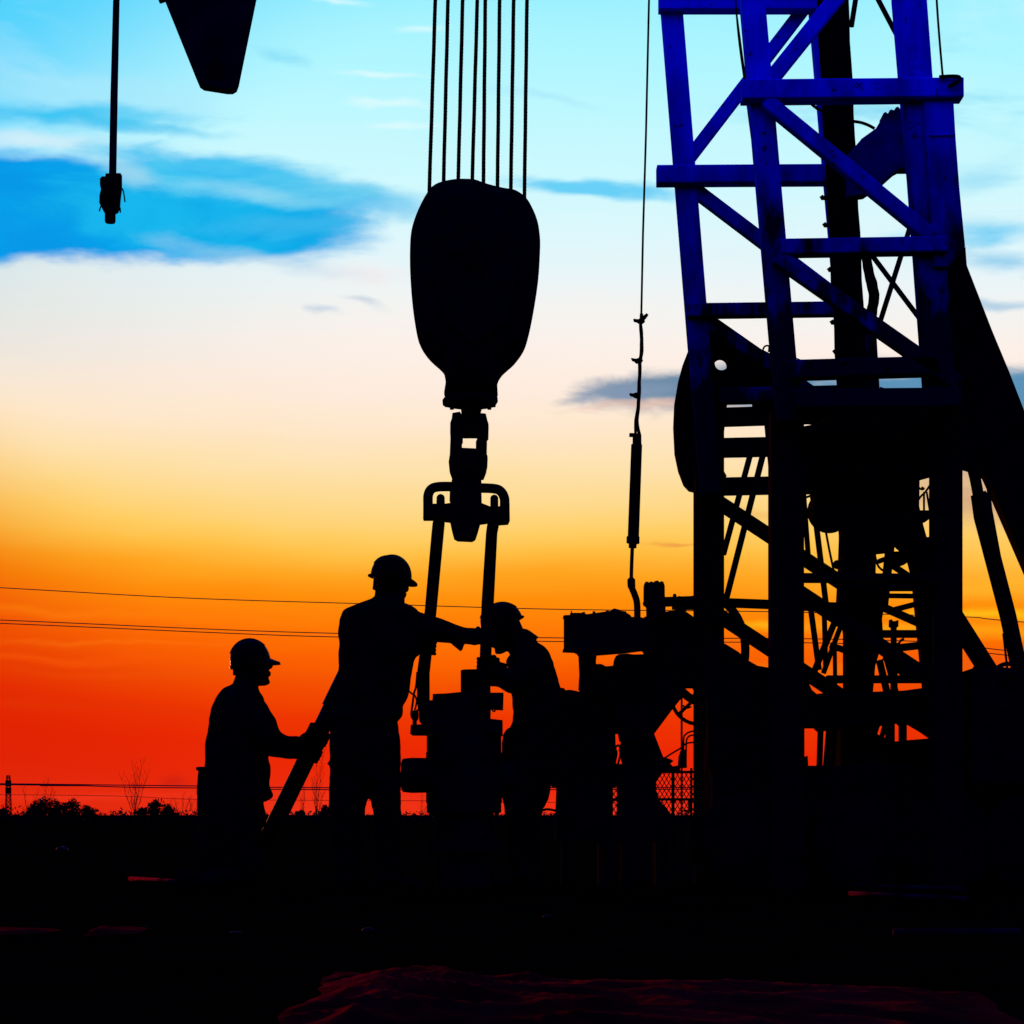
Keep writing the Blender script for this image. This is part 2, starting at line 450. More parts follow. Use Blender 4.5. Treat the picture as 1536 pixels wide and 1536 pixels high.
# the glow ends to the sides and overhead; the unseen sky behind and above is made strong blue to light the mast
front = sstep(az.f('ABSOLUTE'), 1.05, .45) * sstep(E, 2.6, 1.45)
back = mixc(sstep(Z, .03, .5), lin((6, 4, 20)), (.0004, .020, 1.25))
up = mixc(front, back, col)
up = mixc(sstep(Z, -.012, -.002), (.0005, .0003, .0003), up)
sky = nt.nodes.new('ShaderNodeTexSky'); sky.sky_type = 'NISHITA'; sky.sun_disc = False
sky.sun_elevation = math.radians(2.2); sky.sun_rotation = math.radians(-20)
b1 = nt.nodes.new('ShaderNodeBackground'); nt.links.new(up.s, b1.inputs[0]); b1.inputs[1].default_value = 1
b2 = nt.nodes.new('ShaderNodeBackground'); nt.links.new(sky.outputs[0], b2.inputs[0]); b2.inputs[1].default_value = .0004
ad = nt.nodes.new('ShaderNodeAddShader'); nt.links.new(b1.outputs[0], ad.inputs[0]); nt.links.new(b2.outputs[0], ad.inputs[1])
wo = nt.nodes.new('ShaderNodeOutputWorld'); nt.links.new(ad.outputs[0], wo.inputs[0])

# the last of the sun, on the horizon beyond the rig, out of the picture to the left
sun = bpy.data.lights.new('sun', 'SUN'); so = bpy.data.objects.new('sun', sun); link(so)
sun.energy = 2.2; sun.angle = math.radians(3); sun.color = (1, .22, .04)
sd = Vector((-math.sin(math.radians(20)), math.cos(math.radians(20)), math.tan(math.radians(2.2))))
so.rotation_euler = sd.to_track_quat('Z', 'Y').to_euler(); so.location = (0, 0, 30)

# ------------------------------------------------------------------ ground
def mound(x, y):
    v = Vector((x, y, 0))
    near = max(0., 1 - y / 40)
    return (mnoise.fractal(v * .9, 1., 2., 4) * .018 + mnoise.noise(v * .25) * .03) * near
bm = new()
ys = [-12, -6, -2, 0] + [1 + .16 * i for i in range(110)] + [19, 21, 24, 28, 34, 42, 60, 100, 200, 400, 800, 1600, 3200, 7000]
xs_u = [-30, -12, -6, -4] + [-3 + 6 * i / 70 for i in range(71)] + [4, 6, 12, 30]
grid = []
for y in ys:
    k = 1 if y < 30 else y / 30
    grid.append([bm.verts.new((x * k, y, min(mound(x, y), .06) if y > 2 else mound(x, y) * .5)) for x in xs_u])
for r0, r1 in zip(grid, grid[1:]):
    for i in range(len(xs_u) - 1): bm.faces.new((r0[i], r0[i + 1], r1[i + 1], r1[i]))
g = obj('ground', bm, M['soil'], smooth=True); g['kind'] = 'structure'

# ------------------------------------------------------------------ horizon: treeline, single shrubs, bare trees, pylon, wires
def leaf_clump(bm, c, r, n, size):
    for _ in range(n):
        v = Vector((random.gauss(0, .45), random.gauss(0, .45), random.gauss(0, .45)))
        if v.length > 1: v.normalize()
        p = c + Vector((v.x * r[0], v.y * r[1], v.z * r[2]))
        a = Vector((random.uniform(-1, 1), random.uniform(-1, 1), random.uniform(-1, 1))).normalized()
        b = a.orthogonal().normalized(); s = size * random.uniform(.5, 1.2)
        q = [p + a * s, p + b * s * .45, p - a * s, p - b * s * .45]
        bm.faces.new([bm.verts.new(x) for x in q])
DT = 320.
bm = new(); x = -330
while x < 620:
    px = CX + x / DT * F
    h = (1.5 + .55 * mnoise.noise(Vector((x * .11, 0, 0))) + .35 * mnoise.noise(Vector((x * .5, 3, 0))))
    if px < 330: h += .45 + .5 * mnoise.noise(Vector((x * .23, 7, 0)))
    D = DT + random.uniform(0, 25)
    leaf_clump(bm, Vector((x, D, h * .45)), (1.5, 2., h * .62), 42, .30)
    x += .85
# a solid earthen bank under the scrub so that no sky shows through its foot
tl = obj('treeline', bm, M['leaf']); tl['kind'] = 'stuff'; tl['label'] = 'low dark scrub running along the horizon'; tl['category'] = 'scrub'
bm = new()
bar(bm, Vector((-700, DT + 40, .4)), Vector((900, DT + 40, .4)), 1.5, 6, .3)
bk = obj('hedge_bank', bm, M['soil']); bk['kind'] = 'structure'

def far_shrub(px, top, wpx, D, label, n=460, spiky=False):
    base = P(px, 0, D); base.z = 0; t = thing('shrub', label, 'shrub', base, 'shrubs on the horizon')
    h = EYE + (HZ - top) / F * D; w = wpx / 2 * S(D)
    bm = new()
    sweep(bm, [base, base + Vector((.1, 0, h * .4)), base + Vector((-.05, 0, h * .85))], [.1, .07, .02], 6)
    obj('trunk', bm, M['bark'], t)
    bm = new()
    for k in range(9):
        a = random.uniform(0, TAU); rr = random.uniform(0, .6)
        z = random.uniform(.35, .8)
        leaf_clump(bm, base + Vector((math.cos(a) * rr * w, math.sin(a) * rr * w, h * z)), (w * .5, w * .5, h * .22), n // 9, .26)
    leaf_clump(bm, base + Vector((0, 0, h * .8)), (w * .3, w * .3, h * .22), n // 5, .2)
    leaf_clump(bm, base + Vector((0, 0, h * .3)), (w, w, h * .3), n // 3, .25)
    obj('crown', bm, M['leaf'], t)
for q in [(50, 1203, 26, 'small rounded shrub just right of the distant lattice pylon'),
          (66, 1196, 34, 'tallest spiky shrub at far left on the horizon'),
          (84, 1199, 30, 'bushy shrub in the middle of the far left clump'),
          (106, 1198, 30, 'shrub at the right end of the far left clump'),
          (132, 1208, 26, 'low shrub trailing right from the far left clump'),
          (232, 1198, 30, 'dense dark shrub between the bare tree and the kneeling worker'),
          (252, 1206, 22, 'small shrub just right of the dense dark one'),
          (5, 1212, 18, 'small shrub at the left edge of the picture'),
          (212, 1211, 16, 'tiny shrub at the foot of the bare tree'),
          (487, 1207, 22, 'small shrub right beside the bare sapling behind the pipe'),
          (452, 1215, 20, 'low shrub left of the bare sapling behind the pipe')]:
    far_shrub(q[0], q[1], q[2] * 1.25, 300., q[3])

def branchy(bm, p, d, L, r, lvl, up=.3):
    q = p + d * L
    sweep(bm, [p, p + d * L * .5 + Vector((random.uniform(-.03, .03) * L, 0, 0)), q], [r, r * .8, r * .6], 5)
    if lvl == 0: return
    for _ in range(random.choice((2, 3, 3))):
        nd = (d + Vector((random.uniform(-.6, .6), random.uniform(-.5, .5), random.uniform(-.1, .5) + up))).normalized()
        branchy(bm, p + d * L * random.uniform(.45, 1.), nd, L * random.uniform(.5, .7), r * .55, lvl - 1, up)
def bare_tree(px, top, D, label, stems, lvl=3):
    base = P(px, 0, D); base.z = 0; t = thing('bare_tree', label, 'bare tree', base, 'bare trees on the horizon')
    h = EYE + (HZ - top) / F * D
    bm = new(); sweep(bm, [base, base + Vector((0, 0, h * .25))], [.09, .07], 6); obj('trunk', bm, M['bark'], t)
    bm = new()
    for dx, k in stems:
        d = Vector((dx, random.uniform(-.1, .1), 1)).normalized()
        s0 = base + Vector((0, 0, h * .1 * random.random()))
        n = 7; pts = [s0 + d * h * k * i / n + Vector((.05 * math.sin(i * 1.7 + dx * 9), 0, 0)) for i in range(n + 1)]
        sweep(bm, pts, [.042 * (1 - .75 * i / n) for i in range(n + 1)], 5)
        for i in range(2, n + 1):
            for s in (-1, 1):
                branchy(bm, pts[i], Vector((s * random.uniform(.2, .5), random.uniform(-.2, .2), 1)).normalized(), h * .13 * random.uniform(.6, 1.2), .014, lvl - 2)
    obj('branches', bm, M['bark'], t)
bare_tree(202, 1152, 260., 'tall bare many-stemmed tree on the horizon left of the kneeling worker', ((.02, .95), (.12, .95), (-.12, .7), (.06, .7), (.3, .75), (-.3, .78)))
bare_tree(474, 1132, 260., 'slim bare sapling behind the leaning pipe, left of the standing worker', ((.02, .85), (.10, .95), (-.06, .5), (.25, .35)))
bare_tree(455, 1176, 260., 'short bare sapling left of the slim one behind the leaning pipe', ((.02, .95), (-.1, .6)))
bare_tree(60, 1175, 280., 'leaning bare tree rising behind the far left shrubs', ((.42, .8), (.2, 1.0), (.6, .7)))
bare_tree(44, 1184, 280., 'small forked bare tree beside the distant pylon', ((-.2, .9), (.3, .9)))
bare_tree(272, 1196, 280., 'low bushy leafless tree just left of the kneeling worker', ((-.3, .9), (.1, 1.), (.4, .9), (-.6, .8), (.7, .8)))
bare_tree(293, 1199, 280., 'leafless bush hidden partly by the drum behind the kneeling worker', ((-.3, .9), (.1, 1.), (.4, .9)))
bare_tree(630, 1196, 280., 'thin bare bush seen between the standing worker and the wellhead', ((.1, 1.), (.5, .9)))

# lattice pylon far away
Dp = 1500.; base = P(12.5, 0, Dp); base.z = 0
t = thing('pylon', 'distant lattice power pylon standing on the horizon at far left', 'pylon', base)
hp = EYE + (HZ - 1163) / F * Dp
for sx_, sy_ in ((-1, -1), (1, -1), (-1, 1), (1, 1)):
    bm = new(); sweep(bm, [base + Vector((sx_ * 2.0, sy_ * 2.0, 0)), base + Vector((sx_ * .95, sy_ * .95, hp * .99))], [.30, .24], 5); obj('leg', bm, M['steel'], t)
bm = new()
for i in range(11):
    z0, z1 = hp * i / 11, hp * (i + 1) / 11; w0, w1 = 2.0 - 1.05 * i / 11, 2.0 - 1.05 * (i + 1) / 11
    for s in (-1, 1):
        for yy in (-1, 1):
            sweep(bm, [base + Vector((s * w0, yy * w0, z0)), base + Vector((-s * w1, yy * w1, z1))], .14, 4)
        sweep(bm, [base + Vector((-w1, s * w1, z1)), base + Vector((w1, s * w1, z1))], .14, 4)
obj('lattice', bm, M['steel'], t)

for z in (.82, .66):
    bm = new(); bar(bm, base + Vector((-1.9, 0, hp * z)), base + Vector((1.9, 0, hp * z)), 4.0, 1.2, .2); obj('insulator_frame', bm, M['steel'], t)

def wire(pts, D, r, label):
    bm = new(); s = spline(pts, 10)
    q = [P(a, b, D) for a, b in s]
    sweep(bm, q, r, 6)
    return tag(obj('power_line', bm, M['wire'], smooth=True), label, 'power line', 'power lines crossing the sky')
DW = 60.
wire([(-1400, 800), (-600, 848), (0, 881.5), (280, 897), (560, 906), (840, 914), (1150, 917.5), (1440, 925), (1560, 935), (2300, 990), (3000, 1060)], DW, .012, 'uppermost single power line, passing just above the standing worker\'s shoulders')
wire([(-1400, 868), (-600, 906), (0, 930), (310, 943.5), (505, 950), (850, 957), (1200, 958), (1440, 965), (1560, 980), (2300, 1030), (3000, 1090)], DW, .0125, 'upper wire of the pair level with the standing worker\'s chest')
wire([(-1400, 872), (-600, 911), (0, 935), (310, 948.5), (505, 955.5), (850, 962.5), (1200, 964), (1440, 972), (1560, 987), (2300, 1037), (3000, 1096)], DW, .0125, 'lower wire of the pair level with the standing worker\'s chest')
wire([(-1400, 1160), (0, 1175.5), (120, 1177), (300, 1179), (500, 1181.5), (1000, 1181), (1560, 1179), (3000, 1150)], 110., .025, 'upper strand of the lowest power line just above the shrubs')
wire([(-1400, 1163), (0, 1177), (60, 1178.5), (120, 1178.5), (200, 1181), (300, 1182), (500, 1184.5), (1000, 1184), (1560, 1181), (3000, 1155)], 112., .025, 'lower strand of the lowest power line just above the shrubs')
wire([(-1400, 1190), (0, 1192), (300, 1199), (620, 1201), (1000, 1203), (3000, 1190)], 190., .02, 'faint distant power line skimming the shrub tops')

# ------------------------------------------------------------------ hoisting tackle
DB = 12.0
def rope_mesh(bm, p0, p1, R, lay=.11, strands=6, nseg=None):
    L = (p1 - p0).length; t = (p1 - p0).normalized(); a, b = frame_for(t)
    n = nseg or int(L / lay * 9)
    cyl(bm, p0, p1, R * .62, 8)
    for s in range(strands):
        pts = []
        for i in range(n + 1):
            z = L * i / n; th = TAU * (z / lay) + s * TAU / strands
            pts.append(p0 + t * z + (a * math.cos(th) + b * math.sin(th)) * R * .62)
        sweep(bm, pts, R * .38, 5)
    return bm
tops = [653, 672, 694, 716, 728, 749.5, 770.5, 790.5]
bots = [643.5, 665, 687, 708, 725, 746, 766, 786.5]
bey = [300, 290, 285, 285, 290, 296, 300, 306]
names = ['leftmost hoisting rope, leaning in towards the block from the upper right', 'second hoisting rope from the left of the eight above the block', 'third hoisting rope from the left, meeting the block where its top is highest',
         'fourth hoisting rope from the left, converging upward with its right neighbour', 'fifth hoisting rope from the left, converging upward with its left neighbour',
         'sixth hoisting rope from the left of the eight above the block', 'seventh hoisting rope from the left, second from the right edge of the block', 'rightmost hoisting rope, at the right shoulder of the block']
for i in range(8):
    dd = DB + (.05 if i % 2 else -.05)
    p1 = P(bots[i], bey[i], dd)
    dirx = (tops[i] - bots[i]) / bey[i]
    p0 = P(tops[i] + dirx * 300, -300, dd)
    bm = rope_mesh(new(), p1, p0, .0112)
    tag(obj('wire_rope', bm, M['rope'], smooth=True), names[i], 'wire rope', 'eight hoisting ropes above the travelling block')

t = thing('travelling_block', 'big black egg-shaped travelling block hanging on the eight ropes', 'pulley block', P(706, 612, DB))
blk = [(689, 272), (711, 272.8), (726, 278), (740, 282), (755, 285.5), (770, 288), (779, 292), (789, 300), (797, 312), (806, 333), (810, 355), (810, 380), (807, 424), (799, 475), (792, 507),
       (785, 526), (772, 544), (760, 555), (752, 563), (746, 575), (743.5, 598), (706, 600), (669, 597), (669, 582), (667.5, 567), (663, 556), (644.5, 539), (631, 520), (625, 500), (619, 460), (615.5, 415), (615, 380), (617, 351), (624, 327), (633, 307), (640, 294.6), (647, 285), (658, 278), (675, 273.7)]
bm = puff(new(), blk, DB, .21, 3.2, 11, (712, 420))
obj('block_shell', bm, M['iron'], t, True)
for y in (-.215, .215):
    bm = new(); prism(bm, [(690, 330), (735, 335), (765, 360), (775, 420), (760, 480), (712, 520), (668, 480), (652, 420), (660, 355)], DB + y, .02)
    for k in range(8):
        a = k * TAU / 8; c = P(714 + 46 * math.cos(a), 422 + 62 * math.sin(a), DB + y)
        cyl(bm, c + Vector((0, -.028, 0)), c + Vector((0, .028, 0)), .014, 6)
    obj('cheek_plate', bm, M['iron'], t)
bm = new(); cyl(bm, P(714, 400, DB) - Vector((0, .25, 0)), P(714, 400, DB) + Vector((0, .25, 0)), .06, 28); obj('sheave_pin', bm, M['steel'], t)
bm = new()
s = S(DB)
for (x, y, r) in ((705.5, 598, 39.5),):
    sweep(bm, [P(x - .6, y - 3, DB), P(x - .6, y, DB), P(x, y + 7, DB), P(x, y + 10, DB)], [37 * s, 41.5 * s, 41.5 * s, 38 * s], 28)
for k in range(10):
    a = k * TAU / 10; c = P(705.5, 605, DB) + Vector((math.cos(a), math.sin(a), 0)) * 35 * s
    cyl(bm, c - Vector((0, 0, .02)), c + Vector((0, 0, .012)), .011, 6)
obj('collar', bm, M['steel'], t, True, .6)

t = thing('swivel_hook', 'black swivel hook with two side loops hanging beneath the travelling block', 'hook', P(700, 812, DB))
bm = new(); sweep(bm, [P(706, 600, DB), P(706, 612, DB), P(707, 615, DB), P(706, 622, DB), P(705, 650, DB)], [15 * s, 14.5 * s, 15.5 * s, 14 * s, 14 * s], 22); obj('stem', bm, M['steel'], t, True, .6)
bm = new()
prism(bm, [(679, 622), (690, 620), (694, 626), (694, 662), (692.7, 664), (692.7, 674), (714, 675), (714, 665), (716, 660), (716, 626), (720, 622), (729, 623), (731, 632), (733, 638), (732.5, 657), (730.5, 659), (730, 683), (731.5, 686), (731, 698), (729, 708), (725, 718), (678, 717), (674.5, 708), (673.3, 695), (675, 684), (676, 660), (675.5, 650), (675.7, 637), (678, 630)], DB, .13, .012)
obj('hook_body', bm, M['steel'], t)
bm = new(); cyl(bm, P(688, 648, DB) , P(720, 648, DB), .035, 18); cyl(bm, P(705, 692, DB) - Vector((0, .09, 0)), P(705, 692, DB) + Vector((0, .09, 0)), .05, 20); obj('pin', bm, M['steel'], t)
bm = new()
prism(bm, [(679, 716), (722, 717), (722.5, 756), (735, 761), (748, 761), (764.5, 757), (764.8, 780), (762, 786), (747, 787), (735, 784), (720, 786), (716, 800), (713, 809), (708, 812), (686, 811), (681, 808), (678, 797), (675, 783), (667, 782), (650, 780), (635, 780), (635.3, 756), (650, 757), (668, 757), (678, 755.5), (674.5, 752), (675, 738)], DB, .11, .014)
obj('hook_base', bm, M['steel'], t)
loopL = [(681, 730), (660, 730), (648, 733), (642.5, 742), (642, 758), (642, 772)]
loopR = [(719, 732), (741, 733), (751, 737), (756.5, 747), (757, 760), (757, 775)]
for lp in (loopL, loopR):
    bm = new(); q = spline(lp, 5); sweep(bm, [P(a, b, DB) for a, b in q], 7.3 * s, 14); obj('side_loop', bm, M['steel'], t, True, .8)

# elevator links (long bails)
def bail(axis, label, eye_top, foot):
    b0 = P(axis[0][0], axis[0][1], DB)
    t = thing('elevator_link', label, 'elevator link', P(axis[-1][0], axis[-1][1], DB), 'pair of long elevator links under the hook')
    bm = new(); sweep(bm, [P(a, b, DB) for a, b, r in axis], [r * s for a, b, r in axis], 18); obj('shank', bm, M['steel'], t, True, .8)
    bm = new()
    ring = []
    cx, cy, rx, ry = eye_top
    for k in range(24):
        a = k * TAU / 24; ring.append(P(cx, cy, DB) + Vector((rx * s * .35 * math.sin(a) * 0, rx * s * math.sin(a), ry * s * math.cos(a))))
    sweep(bm, ring, 6.2 * s, 10, closed=True); obj('upper_eye', bm, M['steel'], t, True)
    bm = new(); cx, cy, rx, ry = foot
    ring = [P(cx, cy, DB) + Vector((0, rx * s * math.sin(k * TAU / 24), ry * s * math.cos(k * TAU / 24))) for k in range(24)]
    sweep(bm, ring, 7 * s, 10, closed=True); obj('lower_eye', bm, M['steel'], t, True)
bail([(660.5, 768, 7), (658, 785, 9.2), (656.5, 800, 9.3), (646, 916, 9.0), (641, 960, 9.0), (635, 1010, 9.6), (635, 1050, 9.6), (635.5, 1066, 8.6)], 'left elevator link, slanting down past the standing worker to the wellhead', (661, 762, 14, 15), (635.5, 1068, 13, 12))
bail([(741.5, 768, 7), (740, 785, 9), (737.5, 800, 8.6), (731.5, 905, 9.3), (727.5, 1005, 8.6), (726, 1040, 8.2)], 'right elevator link, passing in front of the bending worker\'s helmet', (741.5, 762, 14, 14), (726, 1046, 13, 12))

# ------------------------------------------------------------------ wellhead
t = thing('wellhead', 'black flanged wellhead stack standing between the two elevator links', 'wellhead', Vector((P(695, 0, DB).x, DB + .1, 0)))
DWH = DB + .12; s2 = S(DWH); cxw = 696
def wcyl(name, x, y0, y1, r, m='iron', bolts=0, n=32):
    bm = new(); e = .004
    sweep(bm, [P(x, y0, DWH), P(x, y0 + .8, DWH), P(x, y1 - .8, DWH), P(x, y1, DWH)], [r * s2 - .004, r * s2, r * s2, r * s2 - .004], n)
    for k in range(bolts):
        a = (k + .5) * TAU / bolts; c = P(x, (y0 + y1) / 2, DWH) + Vector((math.cos(a), math.sin(a), 0)) * (r * s2 - .022)
        h = (y1 - y0) / 2 * s2 + .014
        cyl(bm, c - Vector((0, 0, h)), c + Vector((0, 0, h)), .012, 6)
    return obj(name, bm, M[m], t, True, .6)
wcyl('tubing_stub', 711, 1005, 1052, 20, 'steel')
bm = new(); prism(bm, [(641, 1053), (650, 1052), (650.5, 1043), (672, 1042), (692, 1040), (735, 1041), (755.3, 1041), (754.5, 1064), (736, 1063), (735, 1090), (641, 1092)], DWH, .30, .012); obj('slip_table', bm, M['iron'], t)
bm = new(); prism(bm, [(618, 1089), (636, 1088), (641, 1082), (736, 1080), (754, 1082), (754, 1103), (617, 1102)], DWH, .34, .014); obj('clamp_plate', bm, M['iron'], t)
wcyl('spool', cxw, 1098, 1140, 56, bolts=0)
wcyl('flange', cxw, 1128, 1142, 57, bolts=16)
wcyl('ram_body', cxw, 1142, 1205, 57)
wcyl('flange', cxw, 1205, 1219, 56, bolts=16)
wcyl('casing', cxw, 1219, 1330, 44)
wcyl('flange', cxw, 1262, 1276, 58, bolts=16)
bm = new(); sweep(bm, [P(x, y, DWH) for x, y in ((645, 1163), (616, 1163), (613, 1163), (604, 1163), (602, 1163))], [26 * s2, 26.5 * s2, 26 * s2, 25 * s2, 20 * s2], 26); obj('ram_bonnet', bm, M['iron'], t, True, .7)
bm = new(); sweep(bm, [P(x, y, DWH) for x, y in ((745, 1165), (772, 1165), (776, 1165))], [24 * s2, 24 * s2, 19 * s2], 26); obj('ram_bonnet', bm, M['iron'], t, True, .7)
# loose rigging at the foot of the left link
def cable(name, label, cat, pts, D, r, m='rope', group=None, n=6):
    bm = new(); sweep(bm, [P(q[0], q[1], q[2] if len(q) > 2 else D) for q in spline([tuple(p) + ((D,) if len(p) < 3 else ()) for p in pts], 8)], r, n)
    return tag(obj(name, bm, M[m], smooth=True), label, cat, group)
cable('safety_chain', 'short chain and clip dangling beside the foot of the left elevator link', 'chain', [(626, 1008), (624, 1030), (621, 1040), (619, 1055), (617, 1072), (621, 1080), (626, 1078), (626, 1064)], DB - .02, .006)
cable('tie_wire', 'bent tie wire sticking out left of the left elevator link', 'wire', [(611, 1034), (617, 1040), (622, 1043), (625, 1052), (622, 1066)], DB - .03, .005)
cable('hook_wire', 'small hooked wire under the right end of the slip table', 'wire', [(737, 1060), (739, 1066), (742, 1067), (743, 1062), (742, 1056)], DB - .04, .004)
cable('drop_wire', 'thin wire dropping right of the right elevator link', 'wire', [(734.5, 1016), (734.8, 1030), (735, 1046)], DB - .04, .0035)
bm = new(); cyl(bm, P(622, 1089, DB), P(622, 1066, DB), .012, 8); tag(obj('locking_pin', bm, M['steel']), 'upright steel locking pin on the left end of the clamp plate', 'pin')

# ------------------------------------------------------------------ pumpjack head and its bridle at upper left
DJ = 14.0
t = thing('pumpjack_head', 'dark tapering pumpjack head reaching into the picture at upper left', 'pumpjack head', P(325, 137, DJ))
hd = [(246, -2), (296, 122), (299, 129), (305, 133), (340, 138.5), (348, 138.5), (354, 135), (357, 127), (384, -5), (430, -230), (428, -420), (330, -470), (200, -420), (180, -260), (212, -100)]
bm = new(); prism(bm, hd, DJ, .10, .01); obj('head_plate', bm, M['navy'], t)
bm = new(); q = [(246, -2), (212, -100), (180, -260), (200, -420)]
for a, b in zip(q, q[1:]): bar(bm, P(a[0] - 3, a[1], DJ), P(b[0] - 3, b[1], DJ), .05, .14)
obj('arc_face', bm, M['navy'], t)
bm = new(); bar(bm, P(420, -340, DJ), P(1500, -380, DJ + .6), .42, .26); obj('walking_beam', bm, M['navy'], t)
bm = new(); c = P(326, 108, DJ); cyl(bm, c - Vector((0, .075, 0)), c - Vector((0, .05, 0)), .05, 16); obj('pin', bm, M['steel'], t)
t = thing('hanger_cable', 'dark straight hanger cable with a taped clamp at its end, upper left', 'cable', P(165, 334, DJ))
sj = S(DJ)
bm = new(); sweep(bm, [P(164.5, 330, DJ), P(169, 260, DJ), P(171, 150, DJ), P(174.5, 0, DJ), P(181, -300, DJ)], [5.6 * sj, 5.6 * sj, 5.6 * sj, 5 * sj, 5 * sj], 14); obj('cable', bm, M['navy'], t, True)
bm = new()
prism(bm, [(159.5, 262), (182, 261.5), (182, 282), (180, 298), (179, 312), (176, 318), (172, 320), (157, 320), (153, 312), (150, 306), (150.5, 294), (152.5, 286), (151, 279), (151, 270), (154, 266.5), (159, 266.5)], DJ, .085, .014)
obj('clamp', bm, M['steel'], t)
bm = new(); sweep(bm, [P(165.3, 312, DJ), P(165.3, 332, DJ), P(165.3, 334.5, DJ)], [8.2 * sj, 8.2 * sj, 7 * sj], 16); obj('ferrule', bm, M['steel'], t, True, .7)
for q in ([(181, 283), (184, 284), (186, 292), (187.5, 303)], [(177, 308), (180, 312), (180.5, 319)], [(152, 308), (150, 313), (149, 317)]):
    bm = new(); sweep(bm, [P(a, b, DJ - .03) for a, b in spline(q, 4)], .0045, 6); obj('tape_end', bm, M['rubber'], t)

# ------------------------------------------------------------------ long sling with turnbuckle left of the mast
DS = 12.3; ss = S(DS)
t = thing('tensioned_sling', 'thin vertical line with knots and a long turnbuckle left of the mast', 'sling', P(950, 930, DS))
bm = new(); sweep(bm, [P(979, -320, DS), P(973.5, 0, DS), P(969, 200, DS), P(964.5, 350, DS), P(962, 470, DS)], 1.6 * ss, 8); obj('line', bm, M['rope'], t, True)
bm = new(); sweep(bm, [P(a, b, DS) for a, b in spline([(962, 470), (961, 490), (963, 520), (960, 545), (959, 590), (957, 610), (956, 632), (959, 652)], 5)], 2.7 * ss, 8)
sweep(bm, [P(a, b, DS) for a, b in spline([(960, 480), (962.5, 500), (960.5, 540), (958.5, 575), (957, 605), (954, 630), (953, 652)], 5)], 2.2 * ss, 8)
obj('doubled_rope', wobble(bm, .004, 14), M['rope'], t, True)
for kx, ky, ext in ((960, 482, 1), (957, 541, 0), (954, 593, 0)):
    bm = new(); ell(bm, P(kx + 1, ky, DS), (6.5 * ss, .022, 4.5 * ss), 6)
    sweep(bm, [P(kx, ky, DS), P(kx - 8, ky - 1, DS), P(kx - 10, ky - 3, DS)], [3 * ss, 2.5 * ss, 1 * ss], 6)
    if ext:
        sweep(bm, [P(kx, ky, DS), P(kx + 7, ky - 6, DS), P(kx + 11, ky - 11, DS)], [4 * ss, 3.3 * ss, 2 * ss], 6)
    obj('knot', wobble(bm, .004, 30), M['rope'], t, True)
bm = new(); sweep(bm, [P(a, b, DS) for a, b in ((955.5, 652), (955.5, 666), (955, 667), (950, 806), (950, 807))], [6.6 * ss, 6.8 * ss, 8.3 * ss, 8.5 * ss, 8 * ss], 16)
sweep(bm, [P(a, b, DS) for a, b in ((949.6, 805), (949.4, 815), (949, 816), (948.8, 822))], [9.8 * ss, 9.8 * ss, 6 * ss, 6 * ss], 16)
sweep(bm, [P(944, 652.5, DS), P(958, 653, DS)], 3.2 * ss, 8)
obj('turnbuckle', bm, M['steel'], t, True, .6)
bm = new(); sweep(bm, [P(a, b, DS) for a, b in spline([(948.5, 820), (947.5, 845), (947, 866), (947.5, 880), (952, 892), (955.5, 905), (956, 930)], 5)], [2.8 * ss] * 11 + [6 * ss] * 5 + [5 * ss] * 15, 10)
obj('lower_hose', bm, M['rubber'], t, True)

# ------------------------------------------------------------------ lattice mast, upper (blue) section
DF, DK = 11.9, 13.0
sf, sk = S(DF), S(DK)
mast = thing('drilling_mast', 'blue-painted lattice steel mast leaning slightly left on the right of the picture', 'mast', P(1240, 620, 12.4))
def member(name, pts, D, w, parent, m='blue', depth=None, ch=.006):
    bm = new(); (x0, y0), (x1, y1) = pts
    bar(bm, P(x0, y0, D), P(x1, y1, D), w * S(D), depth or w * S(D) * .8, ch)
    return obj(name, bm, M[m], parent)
ext = 260
def lerp_ext(p0, p1, y):      # point of the line at row y
    t = (y - p0[1]) / (p1[1] - p0[1]); return (p0[0] + (p1[0] - p0[0]) * t, y)
legA = ((1006, 0), (1066, 742)); legB = ((1128, 0), (1183, 632)); legC = ((1226, 0), (1278, 600)); legD = ((1365, 0), (1411, 625))
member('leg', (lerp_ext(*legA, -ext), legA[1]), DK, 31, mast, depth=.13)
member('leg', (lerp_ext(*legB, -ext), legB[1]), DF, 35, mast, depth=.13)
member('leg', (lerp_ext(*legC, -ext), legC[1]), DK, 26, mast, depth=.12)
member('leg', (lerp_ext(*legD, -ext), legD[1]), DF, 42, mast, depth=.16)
bm = new(); prism(bm, [(1336, -ext), (1360, -ext), (1366, 0), (1372, 120), (1392, 560), (1380, 480), (1371, 370), (1352, 155), (1339, 0)], DF + .02, .10); obj('leg_flange', bm, M['blue'], mast)
